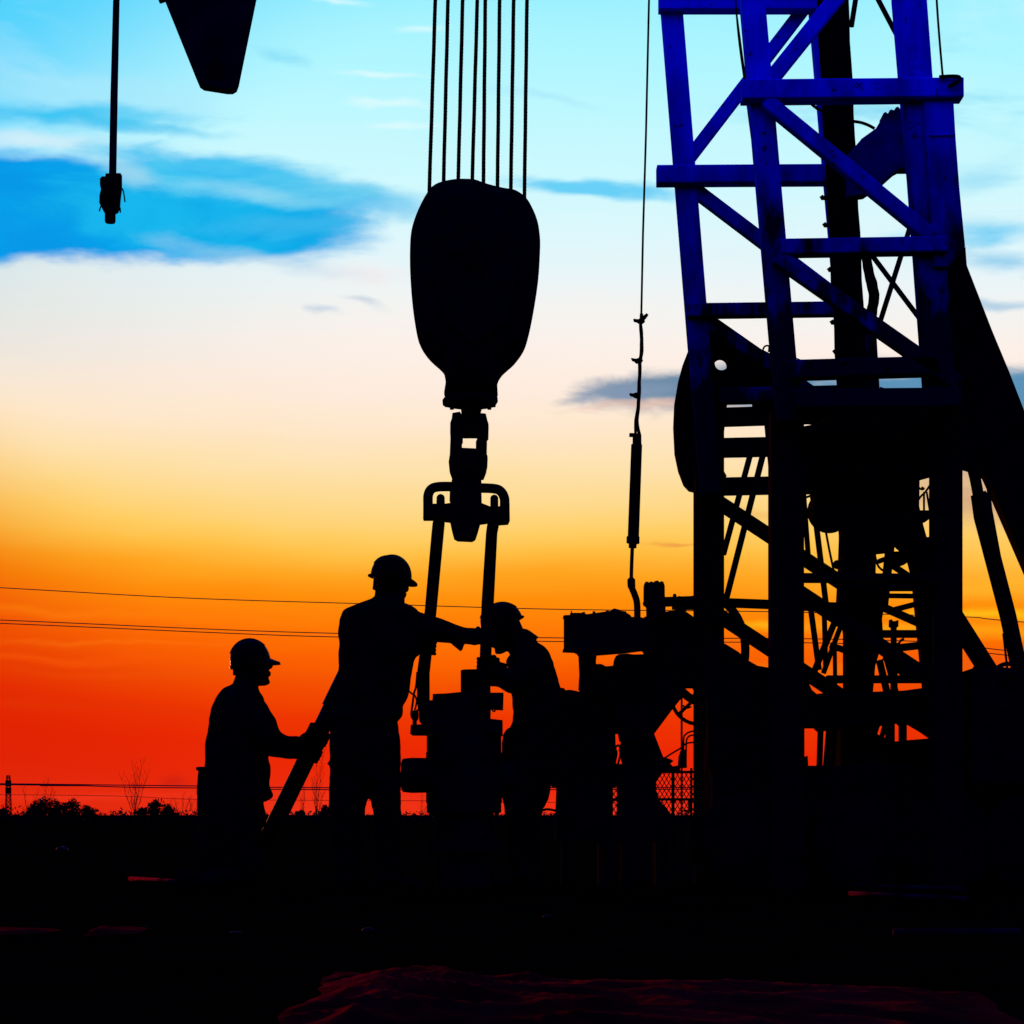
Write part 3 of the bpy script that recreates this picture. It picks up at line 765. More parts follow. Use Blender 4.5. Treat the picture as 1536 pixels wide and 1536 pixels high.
# doubler plate on the right leg
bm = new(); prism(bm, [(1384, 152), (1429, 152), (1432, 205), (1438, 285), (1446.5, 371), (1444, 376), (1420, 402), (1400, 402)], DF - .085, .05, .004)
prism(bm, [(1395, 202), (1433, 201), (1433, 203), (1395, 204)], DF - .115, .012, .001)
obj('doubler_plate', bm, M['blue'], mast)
YF, YK = DF - .015, DK - .015
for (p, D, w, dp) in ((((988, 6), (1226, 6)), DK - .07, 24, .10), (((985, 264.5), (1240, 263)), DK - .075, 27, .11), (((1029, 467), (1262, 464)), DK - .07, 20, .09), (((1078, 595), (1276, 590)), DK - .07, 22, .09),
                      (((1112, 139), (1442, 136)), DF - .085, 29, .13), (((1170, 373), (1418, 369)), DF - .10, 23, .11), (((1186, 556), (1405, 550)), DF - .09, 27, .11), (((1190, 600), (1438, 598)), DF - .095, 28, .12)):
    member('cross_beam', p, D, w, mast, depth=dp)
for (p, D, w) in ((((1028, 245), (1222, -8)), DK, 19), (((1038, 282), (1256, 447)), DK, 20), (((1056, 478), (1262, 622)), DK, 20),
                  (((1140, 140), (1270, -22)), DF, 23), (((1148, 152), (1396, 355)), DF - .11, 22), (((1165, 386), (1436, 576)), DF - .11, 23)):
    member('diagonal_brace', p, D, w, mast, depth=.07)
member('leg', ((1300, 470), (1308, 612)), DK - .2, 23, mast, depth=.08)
bm = new(); prism(bm, [(1268, 238), (1291, 211), (1312, 196), (1321, 181), (1326, 173), (1333, 174), (1338, 168), (1344, 170), (1354, 160), (1385, 140), (1388, 258), (1347, 258), (1340, 262), (1321, 279), (1296, 296), (1268, 300)], 12.5, .10, .01)
for k in range(4):
    c = P(1325 + 9 * k, 177 - 4 * k, 12.5); cyl(bm, c - Vector((0, .07, 0)), c + Vector((0, .07, 0)), .012, 6)
obj('gusset_plate', bm, M['darkblue'], mast)
for p in (((1308, 383), (1390, 492)), ((1366, 338), (1321, 480)), ((1306, -22), (1350, 62)), ((1288, -30), (1277, 40)), ((1365, 310), (1371, 350))):
    bm = new(); sweep(bm, [P(*p[0], 12.75), P(*p[1], 12.75)], 4 * S(12.75), 10); obj('tie_rod', bm, M['navy'], mast, True)
bm = new(); sweep(bm, [P(x, y, DF - .17) for x, y in spline([(1409, 115.5), (1425, 114.5), (1437, 115), (1440, 118.5), (1437, 122), (1423, 130)], 5)], 2.9 * sf, 10); obj('cable_hook', bm, M['navy'], mast, True)

def line(name, label, cat, pts, D, r, group=None, m='rope'):
    return cable(name, label, cat, pts, D, r, m, group)
line('guy_cable', 'thin cable dropping to the hooked bracket at the top right of the mast', 'cable', [(1395, -200), (1405, 0), (1414.5, 120)], DF - .15, .006)
line('guy_cable', 'thin cable running down behind the front-left mast leg, upper part of the mast', 'cable', [(1093, -200), (1104.5, 18), (1117, 125), (1128, 210), (1140, 280)], 12.4, .005)
line('guy_cable', 'second thin cable just right of the one behind the front-left mast leg', 'cable', [(1104.5, 18), (1119, 125), (1132, 210), (1139, 262), (1160, 420)], 12.45, .005)
line('hose', 'short hose crossing between the dark pipe bundle and the gusset plate', 'hose', [(1280, 182), (1292, 184), (1303, 188), (1312, 193)], 12.45, .009, m='rubber')
line('hose', 'curved hose end below the topmost front beam, left of the pipe bundle', 'hose', [(1213, 152), (1222, 160), (1232, 166), (1245, 168)], 12.6, .009, m='rubber')
line('lifting_handle', 'small bent wire handle above the drum guard', 'handle', [(1144, 527), (1146, 521), (1150, 518.5), (1153.5, 520), (1153, 528)], 12.3, .005)
line('wire', 'thin sagging wire just above the lower front beams of the mast', 'wire', [(1190, 536), (1205, 542), (1214, 546)], 12.3, .004)
line('wire', 'thin wire crossing the grey cloud between the two lowest blue beams', 'wire', [(1320, 581), (1332, 585), (1343, 588)], 12.3, .004)

# dark pipe bundle climbing inside the mast
pb = thing('pipe_bundle', 'dark bundle of upright pipes running up inside the blue mast', 'pipes', P(1270, 600, 12.6))
Dp_ = 12.6; sp_ = S(Dp_)
for (x0, x1, w, D) in ((1238, 1269, 13, 12.6), (1253, 1281, 12, 12.52), (1262, 1291.5, 11, 12.6)):
    bm = new(); pts = [P(x0 + (x1 - x0) * t + 1.2 * math.sin(t * 23 + x0), -260 + 860 * t if False else (-260 * (1 - t) + 595 * t), D) for t in [i / 24 for i in range(25)]]
    x = [x0 - (x1 - x0) * .45 + (x1 - x0) * 1.45 * t for t in [i / 24 for i in range(25)]]
    pts = [P(xx + .8 * math.sin(i * 1.9), -260 + 860 * i / 24, D) for i, xx in enumerate(x)]
    sweep(bm, pts, w * S(D), 16); obj('pipe', bm, M['steel'], pb, True)
bm = new()
sweep(bm, [P(x, y, 12.55) for x, y in spline([(1296, 370), (1302, 400), (1306, 420), (1311, 442), (1309, 462), (1305, 480), (1299, 500)], 5)], 8 * sp_, 10)
obj('hose', wobble(bm, .006, 20), M['rubber'], pb, True)
for x, y in ((1232, 297), (1236, 338), (1243, 405), (1247, 484), (1251, 528)):
    bm = new(); c = P(x, y, 12.55); bar(bm, c, c + Vector((.09, 0, 0)), 5 * sp_, .03, .003); sweep(bm, [P(x - 1.5, y, 12.55), P(x + 3, y - 3.4, 12.55)], .008, 6); obj('step', bm, M['steel'], pb)

# ------------------------------------------------------------------ lower mast frame (black)
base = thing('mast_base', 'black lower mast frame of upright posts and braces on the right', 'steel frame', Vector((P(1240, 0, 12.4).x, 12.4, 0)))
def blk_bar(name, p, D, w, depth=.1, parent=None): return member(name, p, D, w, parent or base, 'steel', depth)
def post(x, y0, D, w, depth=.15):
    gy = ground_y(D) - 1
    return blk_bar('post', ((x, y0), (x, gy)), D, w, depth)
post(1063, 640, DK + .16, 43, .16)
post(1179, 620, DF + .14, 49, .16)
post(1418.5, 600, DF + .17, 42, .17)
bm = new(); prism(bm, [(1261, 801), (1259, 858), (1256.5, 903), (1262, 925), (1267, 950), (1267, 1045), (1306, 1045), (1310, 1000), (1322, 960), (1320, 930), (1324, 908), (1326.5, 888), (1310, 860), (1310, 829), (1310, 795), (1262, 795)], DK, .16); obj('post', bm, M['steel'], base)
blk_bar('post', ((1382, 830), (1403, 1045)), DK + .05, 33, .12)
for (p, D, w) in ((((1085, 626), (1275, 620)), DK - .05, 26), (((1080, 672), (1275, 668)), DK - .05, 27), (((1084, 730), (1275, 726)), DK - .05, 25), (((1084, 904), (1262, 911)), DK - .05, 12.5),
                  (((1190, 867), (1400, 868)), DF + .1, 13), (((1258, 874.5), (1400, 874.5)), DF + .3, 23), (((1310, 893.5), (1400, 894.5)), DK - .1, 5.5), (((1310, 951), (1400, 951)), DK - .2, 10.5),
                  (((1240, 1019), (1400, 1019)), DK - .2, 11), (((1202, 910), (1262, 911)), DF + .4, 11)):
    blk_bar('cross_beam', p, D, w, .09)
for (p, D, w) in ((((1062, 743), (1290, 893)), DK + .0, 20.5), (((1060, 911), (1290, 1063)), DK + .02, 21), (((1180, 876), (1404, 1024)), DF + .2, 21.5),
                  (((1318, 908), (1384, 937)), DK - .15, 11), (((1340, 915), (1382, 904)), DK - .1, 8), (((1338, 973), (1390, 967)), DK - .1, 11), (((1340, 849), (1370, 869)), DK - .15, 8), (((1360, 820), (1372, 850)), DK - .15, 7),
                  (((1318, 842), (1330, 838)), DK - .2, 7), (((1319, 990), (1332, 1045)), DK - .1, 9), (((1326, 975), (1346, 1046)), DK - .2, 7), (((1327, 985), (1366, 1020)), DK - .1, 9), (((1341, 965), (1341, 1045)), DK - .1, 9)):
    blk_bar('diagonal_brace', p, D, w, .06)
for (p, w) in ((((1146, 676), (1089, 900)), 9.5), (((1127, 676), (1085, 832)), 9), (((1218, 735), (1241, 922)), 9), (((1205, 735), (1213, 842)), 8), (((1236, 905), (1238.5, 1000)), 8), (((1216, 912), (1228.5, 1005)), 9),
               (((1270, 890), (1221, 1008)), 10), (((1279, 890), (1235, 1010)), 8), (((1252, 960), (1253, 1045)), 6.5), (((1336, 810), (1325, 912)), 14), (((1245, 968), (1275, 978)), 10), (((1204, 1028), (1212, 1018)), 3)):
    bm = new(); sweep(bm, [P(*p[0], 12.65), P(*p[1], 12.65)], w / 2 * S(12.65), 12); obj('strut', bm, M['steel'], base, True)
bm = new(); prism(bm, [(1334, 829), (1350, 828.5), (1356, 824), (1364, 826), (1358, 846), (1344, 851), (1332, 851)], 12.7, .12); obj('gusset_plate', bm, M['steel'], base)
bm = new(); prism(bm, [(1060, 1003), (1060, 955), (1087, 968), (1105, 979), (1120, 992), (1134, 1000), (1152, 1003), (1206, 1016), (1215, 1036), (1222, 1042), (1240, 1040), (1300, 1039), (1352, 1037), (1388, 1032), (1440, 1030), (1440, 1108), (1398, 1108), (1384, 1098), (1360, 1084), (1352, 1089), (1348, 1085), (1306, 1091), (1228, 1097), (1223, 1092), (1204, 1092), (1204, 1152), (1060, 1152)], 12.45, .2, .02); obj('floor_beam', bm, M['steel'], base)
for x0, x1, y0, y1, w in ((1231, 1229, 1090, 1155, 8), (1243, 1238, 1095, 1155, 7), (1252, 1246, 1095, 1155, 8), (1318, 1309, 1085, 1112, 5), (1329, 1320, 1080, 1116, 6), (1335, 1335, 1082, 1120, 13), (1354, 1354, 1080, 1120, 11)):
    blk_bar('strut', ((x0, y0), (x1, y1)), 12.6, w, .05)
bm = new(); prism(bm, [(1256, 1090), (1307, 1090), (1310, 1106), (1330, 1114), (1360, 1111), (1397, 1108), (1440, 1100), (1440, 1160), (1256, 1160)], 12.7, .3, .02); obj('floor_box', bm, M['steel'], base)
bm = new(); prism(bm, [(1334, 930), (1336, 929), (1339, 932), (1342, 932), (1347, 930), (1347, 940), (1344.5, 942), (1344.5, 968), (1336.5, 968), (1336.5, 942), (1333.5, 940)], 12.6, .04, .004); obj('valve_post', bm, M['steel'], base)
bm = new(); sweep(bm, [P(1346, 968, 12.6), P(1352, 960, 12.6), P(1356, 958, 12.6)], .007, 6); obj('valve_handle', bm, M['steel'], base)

# drawworks in the middle of the frame
for nm, pts in (('hydraulic hose looping below the drawworks gear case', [(1312, 832), (1318, 850), (1330, 857), (1338, 846), (1334, 832)]), ('slack cable sagging between the third mast post and its leaning neighbour', [(1350, 980), (1362, 1002), (1376, 1008), (1392, 1000)]),
                ('thin cable hanging diagonally in the left bay of the lower mast frame', [(1206, 1005), (1213, 1018), (1219, 1012), (1228, 996), (1236, 960)]), ('thin cable strung across the gap between the two lowest right-hand holes', [(1306, 1096), (1318, 1104), (1332, 1110)])):
    line('cable', nm, 'cable', pts, 12.62, .0065)
dw = thing('drawworks', 'black drawworks winch packed between the mast posts, beneath the blue beams', 'winch', P(1300, 860, 12.45))
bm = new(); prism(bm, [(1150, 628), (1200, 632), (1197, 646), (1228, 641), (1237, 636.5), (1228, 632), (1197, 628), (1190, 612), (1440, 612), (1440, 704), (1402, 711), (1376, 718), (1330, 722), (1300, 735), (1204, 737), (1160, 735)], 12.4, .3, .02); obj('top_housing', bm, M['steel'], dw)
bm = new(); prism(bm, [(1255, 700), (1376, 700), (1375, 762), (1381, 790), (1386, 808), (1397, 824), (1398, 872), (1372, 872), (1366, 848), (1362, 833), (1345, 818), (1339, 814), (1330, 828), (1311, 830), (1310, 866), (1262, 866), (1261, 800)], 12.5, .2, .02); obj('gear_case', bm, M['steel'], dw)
bm = new(); c = P(1248, 763, 12.5); cyl(bm, c - Vector((0, .12, 0)), c + Vector((0, .12, 0)), 33 * S(12.5), 40)
obj('rope_drum', bm, M['steel'], dw, True, .7)
for pts in ([(1204, 748), (1212, 745), (1222, 742), (1235, 740)], [(1207, 773), (1216, 765), (1228, 755), (1240, 748)], [(1238, 793), (1244, 825), (1251, 858)], [(1230, 745), (1224, 755), (1228, 765)]):
    bm = new(); sweep(bm, [P(a, b, 12.45) for a, b in spline(pts, 4)], .0065, 6); obj('control_cable', bm, M['rope'], dw, True)
bm = new(); ell(bm, P(1256, 847, 12.5), (7 * S(12.5), .03, 7 * S(12.5)), 8); obj('clamp', bm, M['steel'], dw, True)
for pts in ([(1374, 757), (1380, 746), (1388, 738), (1396, 726), (1402, 714)], [(1386, 738), (1386, 768)], [(1390, 738), (1395, 768)], [(1376, 730), (1382, 734), (1386, 733), (1382, 731)]):
    bm = new(); sweep(bm, [P(a, b, 12.45) for a, b in spline(pts, 3)], .006, 6); obj('control_cable', bm, M['rope'], dw, True)
bm = new(); bar(bm, P(1372, 769.5, 12.5), P(1405, 769.5, 12.5), 7 * S(12.5), .05); prism(bm, [(1375, 772), (1396, 773), (1395, 778), (1388, 783), (1381, 785), (1376, 782)], 12.46, .06); obj('bracket', bm, M['steel'], dw)
bm = new(); bar(bm, P(1383, 808.5, 12.5), P(1402, 808.5, 12.5), 5 * S(12.5), .05); obj('bracket', bm, M['steel'], dw)

# big curved guard on the left of the frame
gd = thing('drum_guard', 'large black curved drum guard with a round hole, left of the mast frame', 'guard', P(1045, 738, 13.3))
def arc(cx, cy, r, a0, a1, n): return [(cx + r * math.cos(math.radians(a0 + (a1 - a0) * i / n)), cy + r * math.sin(math.radians(a0 + (a1 - a0) * i / n))) for i in range(n + 1)]
up_ = [(1034, 547), (1030, 532), (1036, 519), (1048, 500), (1062, 488), (1080, 500), (1110, 514), (1122, 514), (1127, 520), (1150, 531), (1176, 545), (1176, 547.5)] + [(1091, 547.5)] + arc(1081, 547.5, 10, 0, -180, 12)[1:] + [(1071, 547.5)]
up_ = [(1024, 547.5)] + [(1030, 532), (1036, 519), (1048, 500), (1062, 488), (1080, 500), (1110, 514), (1122, 514), (1127, 520), (1150, 531), (1176, 545), (1176, 547.5)] + arc(1081, 547.5, 10, 0, -180, 12)
lo_ = [(1176, 548), (1176, 612), (1130, 611), (1129, 603), (1122, 604), (1118, 598), (1112, 594), (1093, 597), (1089, 612), (1085, 650), (1080, 690), (1082, 704), (1089, 716), (1080, 726), (1070, 738), (1044, 738), (1034, 735.5), (1026, 727), (1018, 706), (1012.5, 680), (1010.5, 640), (1012, 605), (1018, 570), (1024, 548)] + arc(1081, 548, 10, 180, 0, 12)
bm = new(); prism(bm, up_, 13.35, .12, .006); obj('upper_plate', bm, M['steel'], gd)
bm = new(); prism(bm, lo_, 13.35, .12, .006); obj('lower_plate', bm, M['steel'], gd)

fw = thing('flywheel', 'black wheel rim curving out right of the first mast post above the rig floor', 'wheel', P(1060, 1060, 13.2))
bm = new(); s3 = S(13.2)
sweep(bm, [P(1060, 975, 13.2) + Vector((58 * s3 * math.cos(k * TAU / 48), 0, 80 * s3 * math.sin(k * TAU / 48))) for k in range(48)], 6.5 * s3, 10, closed=True); obj('rim', bm, M['iron'], fw, True)
bm = new(); cyl(bm, P(1060, 975, 13.1), P(1060, 975, 13.3), .06, 20); obj('hub', bm, M['iron'], fw)

# ------------------------------------------------------------------ raising boom and cylinder at the right edge
sb = thing('support_beam', 'broad black back-stay plate sloping down to the right edge behind the mast', 'support', P(1560, 1000, 12.9))
bm = new(); prism(bm, [(1445, 374), (1447, 402), (1485, 500), (1510, 560), (1536, 627), (1640, 880), (1640, 1090), (1536, 853), (1483, 731), (1476, 716), (1456, 706), (1443, 702), (1437, 700), (1405, 560), (1405, 402), (1418, 402)], 12.5, .14, .01)
obj('plate', bm, M['steel'], sb)
hc = thing('hydraulic_cylinder', 'black hydraulic cylinder slanting between the back-stay and the rig floor, right edge', 'cylinder', P(1560, 1060, 12.3))
bm = new(); sweep(bm, [P(1459, 700, 12.3), P(1462, 716, 12.3), P(1468, 745, 12.3)], [9 * S(12.3), 8.5 * S(12.3), 8.5 * S(12.3)], 16)
obj('rod', wobble(bm, .003, 40), M['steel'], hc, True, .8)
bm = new(); sweep(bm, [P(x, y, 12.3) for x, y in ((1468, 741), (1468.5, 742), (1473, 775), (1512, 924), (1528, 1000), (1545, 1080))], [11 * S(12.3), 12.5 * S(12.3), 12.5 * S(12.3), 12.3 * S(12.3), 12.3 * S(12.3), 12.3 * S(12.3)], 22); obj('barrel', bm, M['steel'], hc, True, .8)
bm = new(); sweep(bm, [P(1481, 720, 12.35), P(1486, 765, 12.35), P(1500, 840, 12.35)], .010, 8); obj('oil_line', bm, M['steel'], hc, True)
bm = new(); sweep(bm, [P(1505, 950, 12.25), P(1513, 1022, 12.25)], .0065, 8); obj('oil_line', bm, M['steel'], hc, True)
bm = new(); bar(bm, P(1416, 901, 12.2), P(1497, 1029, 12.2), 23 * S(12.2), .12); tag(obj('brace_strut', bm, M['steel']), 'stout diagonal strut from the right mast post down to the engine housing', 'strut')

en = thing('engine_housing', 'black lumpy engine housing low at the right edge with a hose over it', 'engine', Vector((P(1530, 0, 12.3).x, 12.3, 0)))
bm = new(); prism(bm, [(1438, 1026), (1441, 1011), (1445, 1007), (1454, 1007), (1460, 1005), (1466, 1005), (1500, 1008), (1508, 1013), (1516, 1018), (1526, 1023), (1536, 1030), (1640, 1034), (1640, 1180), (1438, 1180)], 12.35, .7, .03); obj('cover', bm, M['steel'], en)
bm = new(); sweep(bm, [P(a, b, 12.1) for a, b in spline([(1492, 1008), (1497, 1001), (1506, 996.5), (1516, 996), (1527, 998), (1536, 1004)], 4)], 3.4 * S(12.1), 10); obj('hose', bm, M['rubber'], en, True)
bm = new(); sweep(bm, [P(a, b, 12.1) for a, b in spline([(1460, 1008), (1461, 1002), (1465, 1000), (1470, 1003), (1470, 1010)], 4)], 2 * S(12.1), 8); obj('lifting_eye', bm, M['steel'], en, True)
bm = new(); cyl(bm, P(1475, 1008, 12.1), P(1475, 994, 12.1), .011, 8); obj('filler_cap', bm, M['steel'], en)
bm = new(); sweep(bm, [P(a, b, 12.0) for a, b in spline([(1445, 1036), (1441, 1025), (1443, 1013), (1452, 1011)], 4)], .008, 8); obj('handle', bm, M['steel'], en, True)

# carrier chassis under everything, standing on wheels
ch_ = thing('rig_carrier', 'long black rig carrier chassis filling the lower right, under the mast', 'truck chassis', Vector((P(1300, 0, 12.5).x, 12.5, 0)))
bm = new(); prism(bm, [(1062, 1110), (1160, 1110), (1160, 1150), (1640, 1152), (1640, 1256), (1062, 1256)], 12.6, .6, .02); obj('frame', bm, M['steel'], ch_)
for wx in (1110, 1270, 1400, 1520):
    for D in (12.15, 13.0):
        r = .26; zc = r; x = P(wx, 0, 12.5).x
        bm = new(); c = Vector((x, D, zc)); pts = []
        for y, rr in ((-.12, r * .8), (-.11, r * .96), (-.07, r), (.07, r), (.11, r * .96), (.12, r * .8)): pts.append((c + Vector((0, y, 0)), rr))
        sweep(bm, [p for p, _ in pts], [q for _, q in pts], 36); wh = obj('wheel', bm, M['rubber'], ch_, True, .7)
        bm = new(); cyl(bm, c + Vector((0, -.13, 0)), c + Vector((0, -.10, 0)), r * .55, 24); obj('rim', bm, M['steel'], wh)
bm = new(); prism(bm, [(1204, 1138), (1210, 1134), (1211, 1152), (1204, 1152)], 12.1, .1, .005); obj('step_bracket', bm, M['steel'], ch_)

# ------------------------------------------------------------------ power tong and machinery left of the mast
tg = thing('power_tong', 'black bolted power-tong gearbox on a short column, between the bending worker and the mast', 'machine', P(905, 1040, 12.4))
bm = new(); prism(bm, [(844.5, 925.5), (846, 924.5), (855, 924), (855, 921), (872, 921), (880, 923), (897, 920.5), (922, 917), (935, 918.5), (944, 924), (948, 929), (957, 932), (970, 925), (972, 975.5), (964, 975.5), (937, 979), (912, 981), (895, 982.3), (875, 980.8), (864, 979.6), (862, 978.2), (844, 977.4), (844, 976), (846, 972), (846, 928)], 12.35, .16, .005); obj('gear_box', bm, M['iron'], tg)
for x, y, r in ((857.2, 916, .0035), (875.5, 918, .008), (891, 917, .008), (911, 916, .008), (937, 917, .009)):
    bm = new(); cyl(bm, P(x, y, 12.32), P(x, y + 8, 12.32), r, 8); obj('bolt', bm, M['steel'], tg)
bm = new(); prism(bm, [(917, 917), (918, 914.5), (921, 913), (925, 914), (928, 914.5), (927, 918)], 12.33, .05, .003); obj('filler_cap', bm, M['steel'], tg)
bm = new(); prism(bm, [(864, 978), (895, 980), (893.5, 992), (893.5, 1000), (894, 1045), (869, 1045), (870, 1028), (868, 984), (866, 981)], 12.4, .14, .01); obj('column', bm, M['steel'], tg)
bm = new(); cyl(bm, P(955.5, 926, 12.3), P(955, 936, 12.3), 8.5 * S(12.3), 14); obj('hose_socket', bm, M['steel'], tg)
mt = thing('hydraulic_motor', 'upright ribbed hydraulic motor with round bolt heads on top, left of the first mast post', 'motor', P(982, 925, 12.5))
bm = new(); q = [(966.2, 879), (967, 874.5), (970, 874), (973, 875.5), (975, 873.5), (979, 875), (982, 873), (986, 872.5), (988, 875), (991, 873.2), (994, 874.5), (996, 880), (996.2, 893), (998, 930), (970.5, 930), (970, 910), (966, 907), (964.8, 904), (966, 901)]
prism(bm, q, 12.5, .15, .012); obj('body', bm, M['iron'], mt)
bm = new(); sweep(bm, [P(994, 903, 12.5), P(1020, 902, 12.5), P(1048, 901, 12.5)], 7.5 * S(12.5), 14); obj('shaft_housing', bm, M['steel'], mt, True)
bm = new(); sweep(bm, [P(1008, 910.5, 12.5), P(1048, 911, 12.5)], 4.3 * S(12.5), 10); obj('oil_line', bm, M['steel'], mt, True)
bm = new(); ell(bm, P(1012, 893.5, 12.5), (.011, .02, .012), 6); ell(bm, P(1019, 896, 12.5), (.011, .02, .008), 6); obj('fitting', bm, M['steel'], mt, True)

mh = thing('pump_housing', 'tall irregular black pump housing below the hydraulic motor, left of the first mast post', 'machine', Vector((P(960, 0, 12.7).x, 12.7, 0)))
bm = new(); prism(bm, [(868, 1034), (870, 1002), (893, 997.5), (901, 997.5), (908, 1001), (920, 1000), (921.5, 990), (923, 985.5), (927, 983), (940, 982), (948, 983.3), (964, 983), (966.5, 979), (964, 975), (968, 930), (970, 925), (1021, 915), (1045, 932), (1045, 1031.5), (1024, 1031.5), (1023.5, 1045), (1008, 1064), (980, 1101.5), (979, 1110), (930, 1112), (921, 1062)], 12.7, .2, .01); obj('upper_casing', bm, M['iron'], mh)
bm = new(); prism(bm, [(933, 1095), (980, 1101.5), (988, 1122), (993.5, 1136), (1004, 1139), (1009, 1142), (1004, 1146), (1008, 1150), (1018, 1148), (1019, 1156), (1017.5, 1160), (1004, 1158), (993, 1159.5), (988, 1166), (983, 1172), (983, 1187), (988, 1200), (994, 1208), (999, 1212), (1004, 1221), (1004, 1262), (926, 1262), (926, 1150), (934, 1146), (929, 1125), (935, 1100)], 12.75, .18, .01); obj('lower_casing', bm, M['iron'], mh)
for x in (940, 990):
    blk_bar('support_leg', ((x, 1255), (x, ground_y(12.75) - 1)), 12.75, 16, .3, mh)
tk = thing('mud_pump', 'low rounded black pump body just behind the bending worker', 'machine', Vector((P(880, 0, 12.7).x, 12.7, 0)))
bm = new(); prism(bm, [(836, 1040), (840, 1033.5), (845.5, 1034), (847, 1037), (854, 1036.5), (862, 1038), (871, 1040), (900, 1048), (921, 1062), (935, 1078), (935, 1098), (931, 1100), (921.5, 1100), (922, 1120), (924, 1128), (922, 1146), (933, 1147), (933, 1179), (918, 1180.5), (918, 1262), (833.5, 1262), (833.8, 1214), (835, 1182), (828, 1181), (826, 1172)], 12.8, .3, .02); obj('body', bm, M['iron'], tk)
blk_bar('support_leg', ((850, 1255), (850, ground_y(12.8) - 1)), 12.8, 16, .3, tk); blk_bar('support_leg', ((905, 1255), (905, ground_y(12.8) - 1)), 12.8, 16, .3, tk)
bm = new(); prism(bm, [(918, 1199), (927, 1196), (927, 1202), (918, 1201.5)], 12.7, .05, .002); obj('bracket', bm, M['steel'], tk)
bm = new(); sweep(bm, [P(a, b, 12.6) for a, b in spline([(922, 1146), (925, 1130), (923, 1122), (928, 1118), (931, 1128), (927, 1146)], 4)], .006, 6); obj('handle', bm, M['steel'], tk, True)
line('ground_hose', 'hose loop lying low between the bending worker\'s boots and the pump', 'hose', [(812, 1216), (820, 1214), (829, 1215), (838, 1218), (850, 1225)], 12.6, .007, m='rubber')

hw = thing('hand_wheel', 'spoked hand wheel half hidden behind the first mast post', 'hand wheel', P(1047, 1090, 12.75))
s4 = S(12.75); bm = new(); c = P(1047, 1044, 12.75)
sweep(bm, [c + Vector((40 * s4 * math.cos(k * TAU / 40), 0, 42 * s4 * math.sin(k * TAU / 40))) for k in range(40)], 2.8 * s4, 8, closed=True); obj('rim', bm, M['steel'], hw, True)
for a in (38, 142, 270):
    bm = new(); sweep(bm, [c, c + Vector((40 * s4 * math.cos(math.radians(a + 80)), 0, 42 * s4 * math.sin(math.radians(a + 80))))], 2.6 * s4, 8); obj('spoke', bm, M['steel'], hw, True)
bm = new(); cyl(bm, c - Vector((0, .05, 0)), c + Vector((0, .05, 0)), .03, 14); obj('hub', bm, M['steel'], hw)
rl = thing('guard_rail', 'thin bent guard rail with an upright pole right of the pump housing', 'railing', Vector((P(1026, 0, 12.9).x, 12.9, 0)))
for pts, r in (([(1022.5, 1040), (1022.5, 1236)], 1.6), ([(1037, 1152), (1037, 1240)], 1.8)):
    bm = new(); sweep(bm, [P(a, b, 12.9) for a, b in pts], r * s4, 8); obj('pole', bm, M['steel'], rl, True)
for pts in ([(1025, 1150), (1025.5, 1110), (1028, 1102), (1036, 1097.5), (1048, 1096)], [(1029, 1150), (1029.5, 1114), (1032, 1106), (1037, 1103), (1048, 1102)], [(994, 1139), (1008, 1130), (1023, 1121), (1030, 1115), (1048, 1113)], [(1024, 1058), (1030, 1062), (1037, 1060)]):
    bm = new(); sweep(bm, [P(a, b, 12.88) for a, b in spline(pts, 4)], 1.3 * s4, 8); obj('rail', bm, M['steel'], rl, True)
bm = new(); prism(bm, [(1017, 1152), (1018, 1136), (1021, 1126), (1027, 1124), (1029, 1134), (1030, 1152)], 12.9, .07, .008); obj('valve', bm, M['steel'], rl)

# chain-link fence panel seen through the gap
DFN = 13.9; fn = thing('chain_link_fence', 'panel of chain-link fence seen through the gap left of the first mast post', 'fence', Vector((P(1012, 0, DFN).x, DFN, 0)))
s5 = S(DFN); z1 = P(0, 1158, DFN).z; x0, x1 = P(905, 0, DFN).x, P(1075, 0, DFN).x
bm = new(); pitch = 6.6 * s5; hgt = z1; n = int((x1 - x0) / pitch)
for i in range(-int(hgt / pitch / .62) - 1, n + 1):
    for sgn in (1, -1):
        a = Vector((x0 + i * pitch, DFN, 0)) if sgn > 0 else Vector((x1 - i * pitch, DFN + .004, 0)); pts = []
        L = hgt * .58
        for t in range(0, 25):
            p = a + Vector((sgn * L * t / 24, 0, hgt * t / 24))
            if x0 <= p.x <= x1: pts.append(p)
        if len(pts) > 1: sweep(bm, [pts[0], pts[-1]], .0027, 4)
obj('wire_mesh', bm, M['wire'], fn)
for x in (908, 1009.5, 1073):
    bm = new(); cyl(bm, P(x, ground_y(DFN), DFN - .02), P(x, 1156, DFN - .02), 2.4 * s5, 10); obj('fence_post', bm, M['steel'], fn)
for y in (1158, 1199):
    bm = new(); cyl(bm, P(906, y, DFN - .02), P(1075, y, DFN - .02), 2.0 * s5, 8); obj('fence_rail', bm, M['steel'], fn)
bm = new(); sweep(bm, [P(a, b, DFN - .05) for a, b in ((1034, 1199), (1034, 1216), (1026, 1216))], 2.2 * s5, 8); obj('latch', bm, M['steel'], fn)

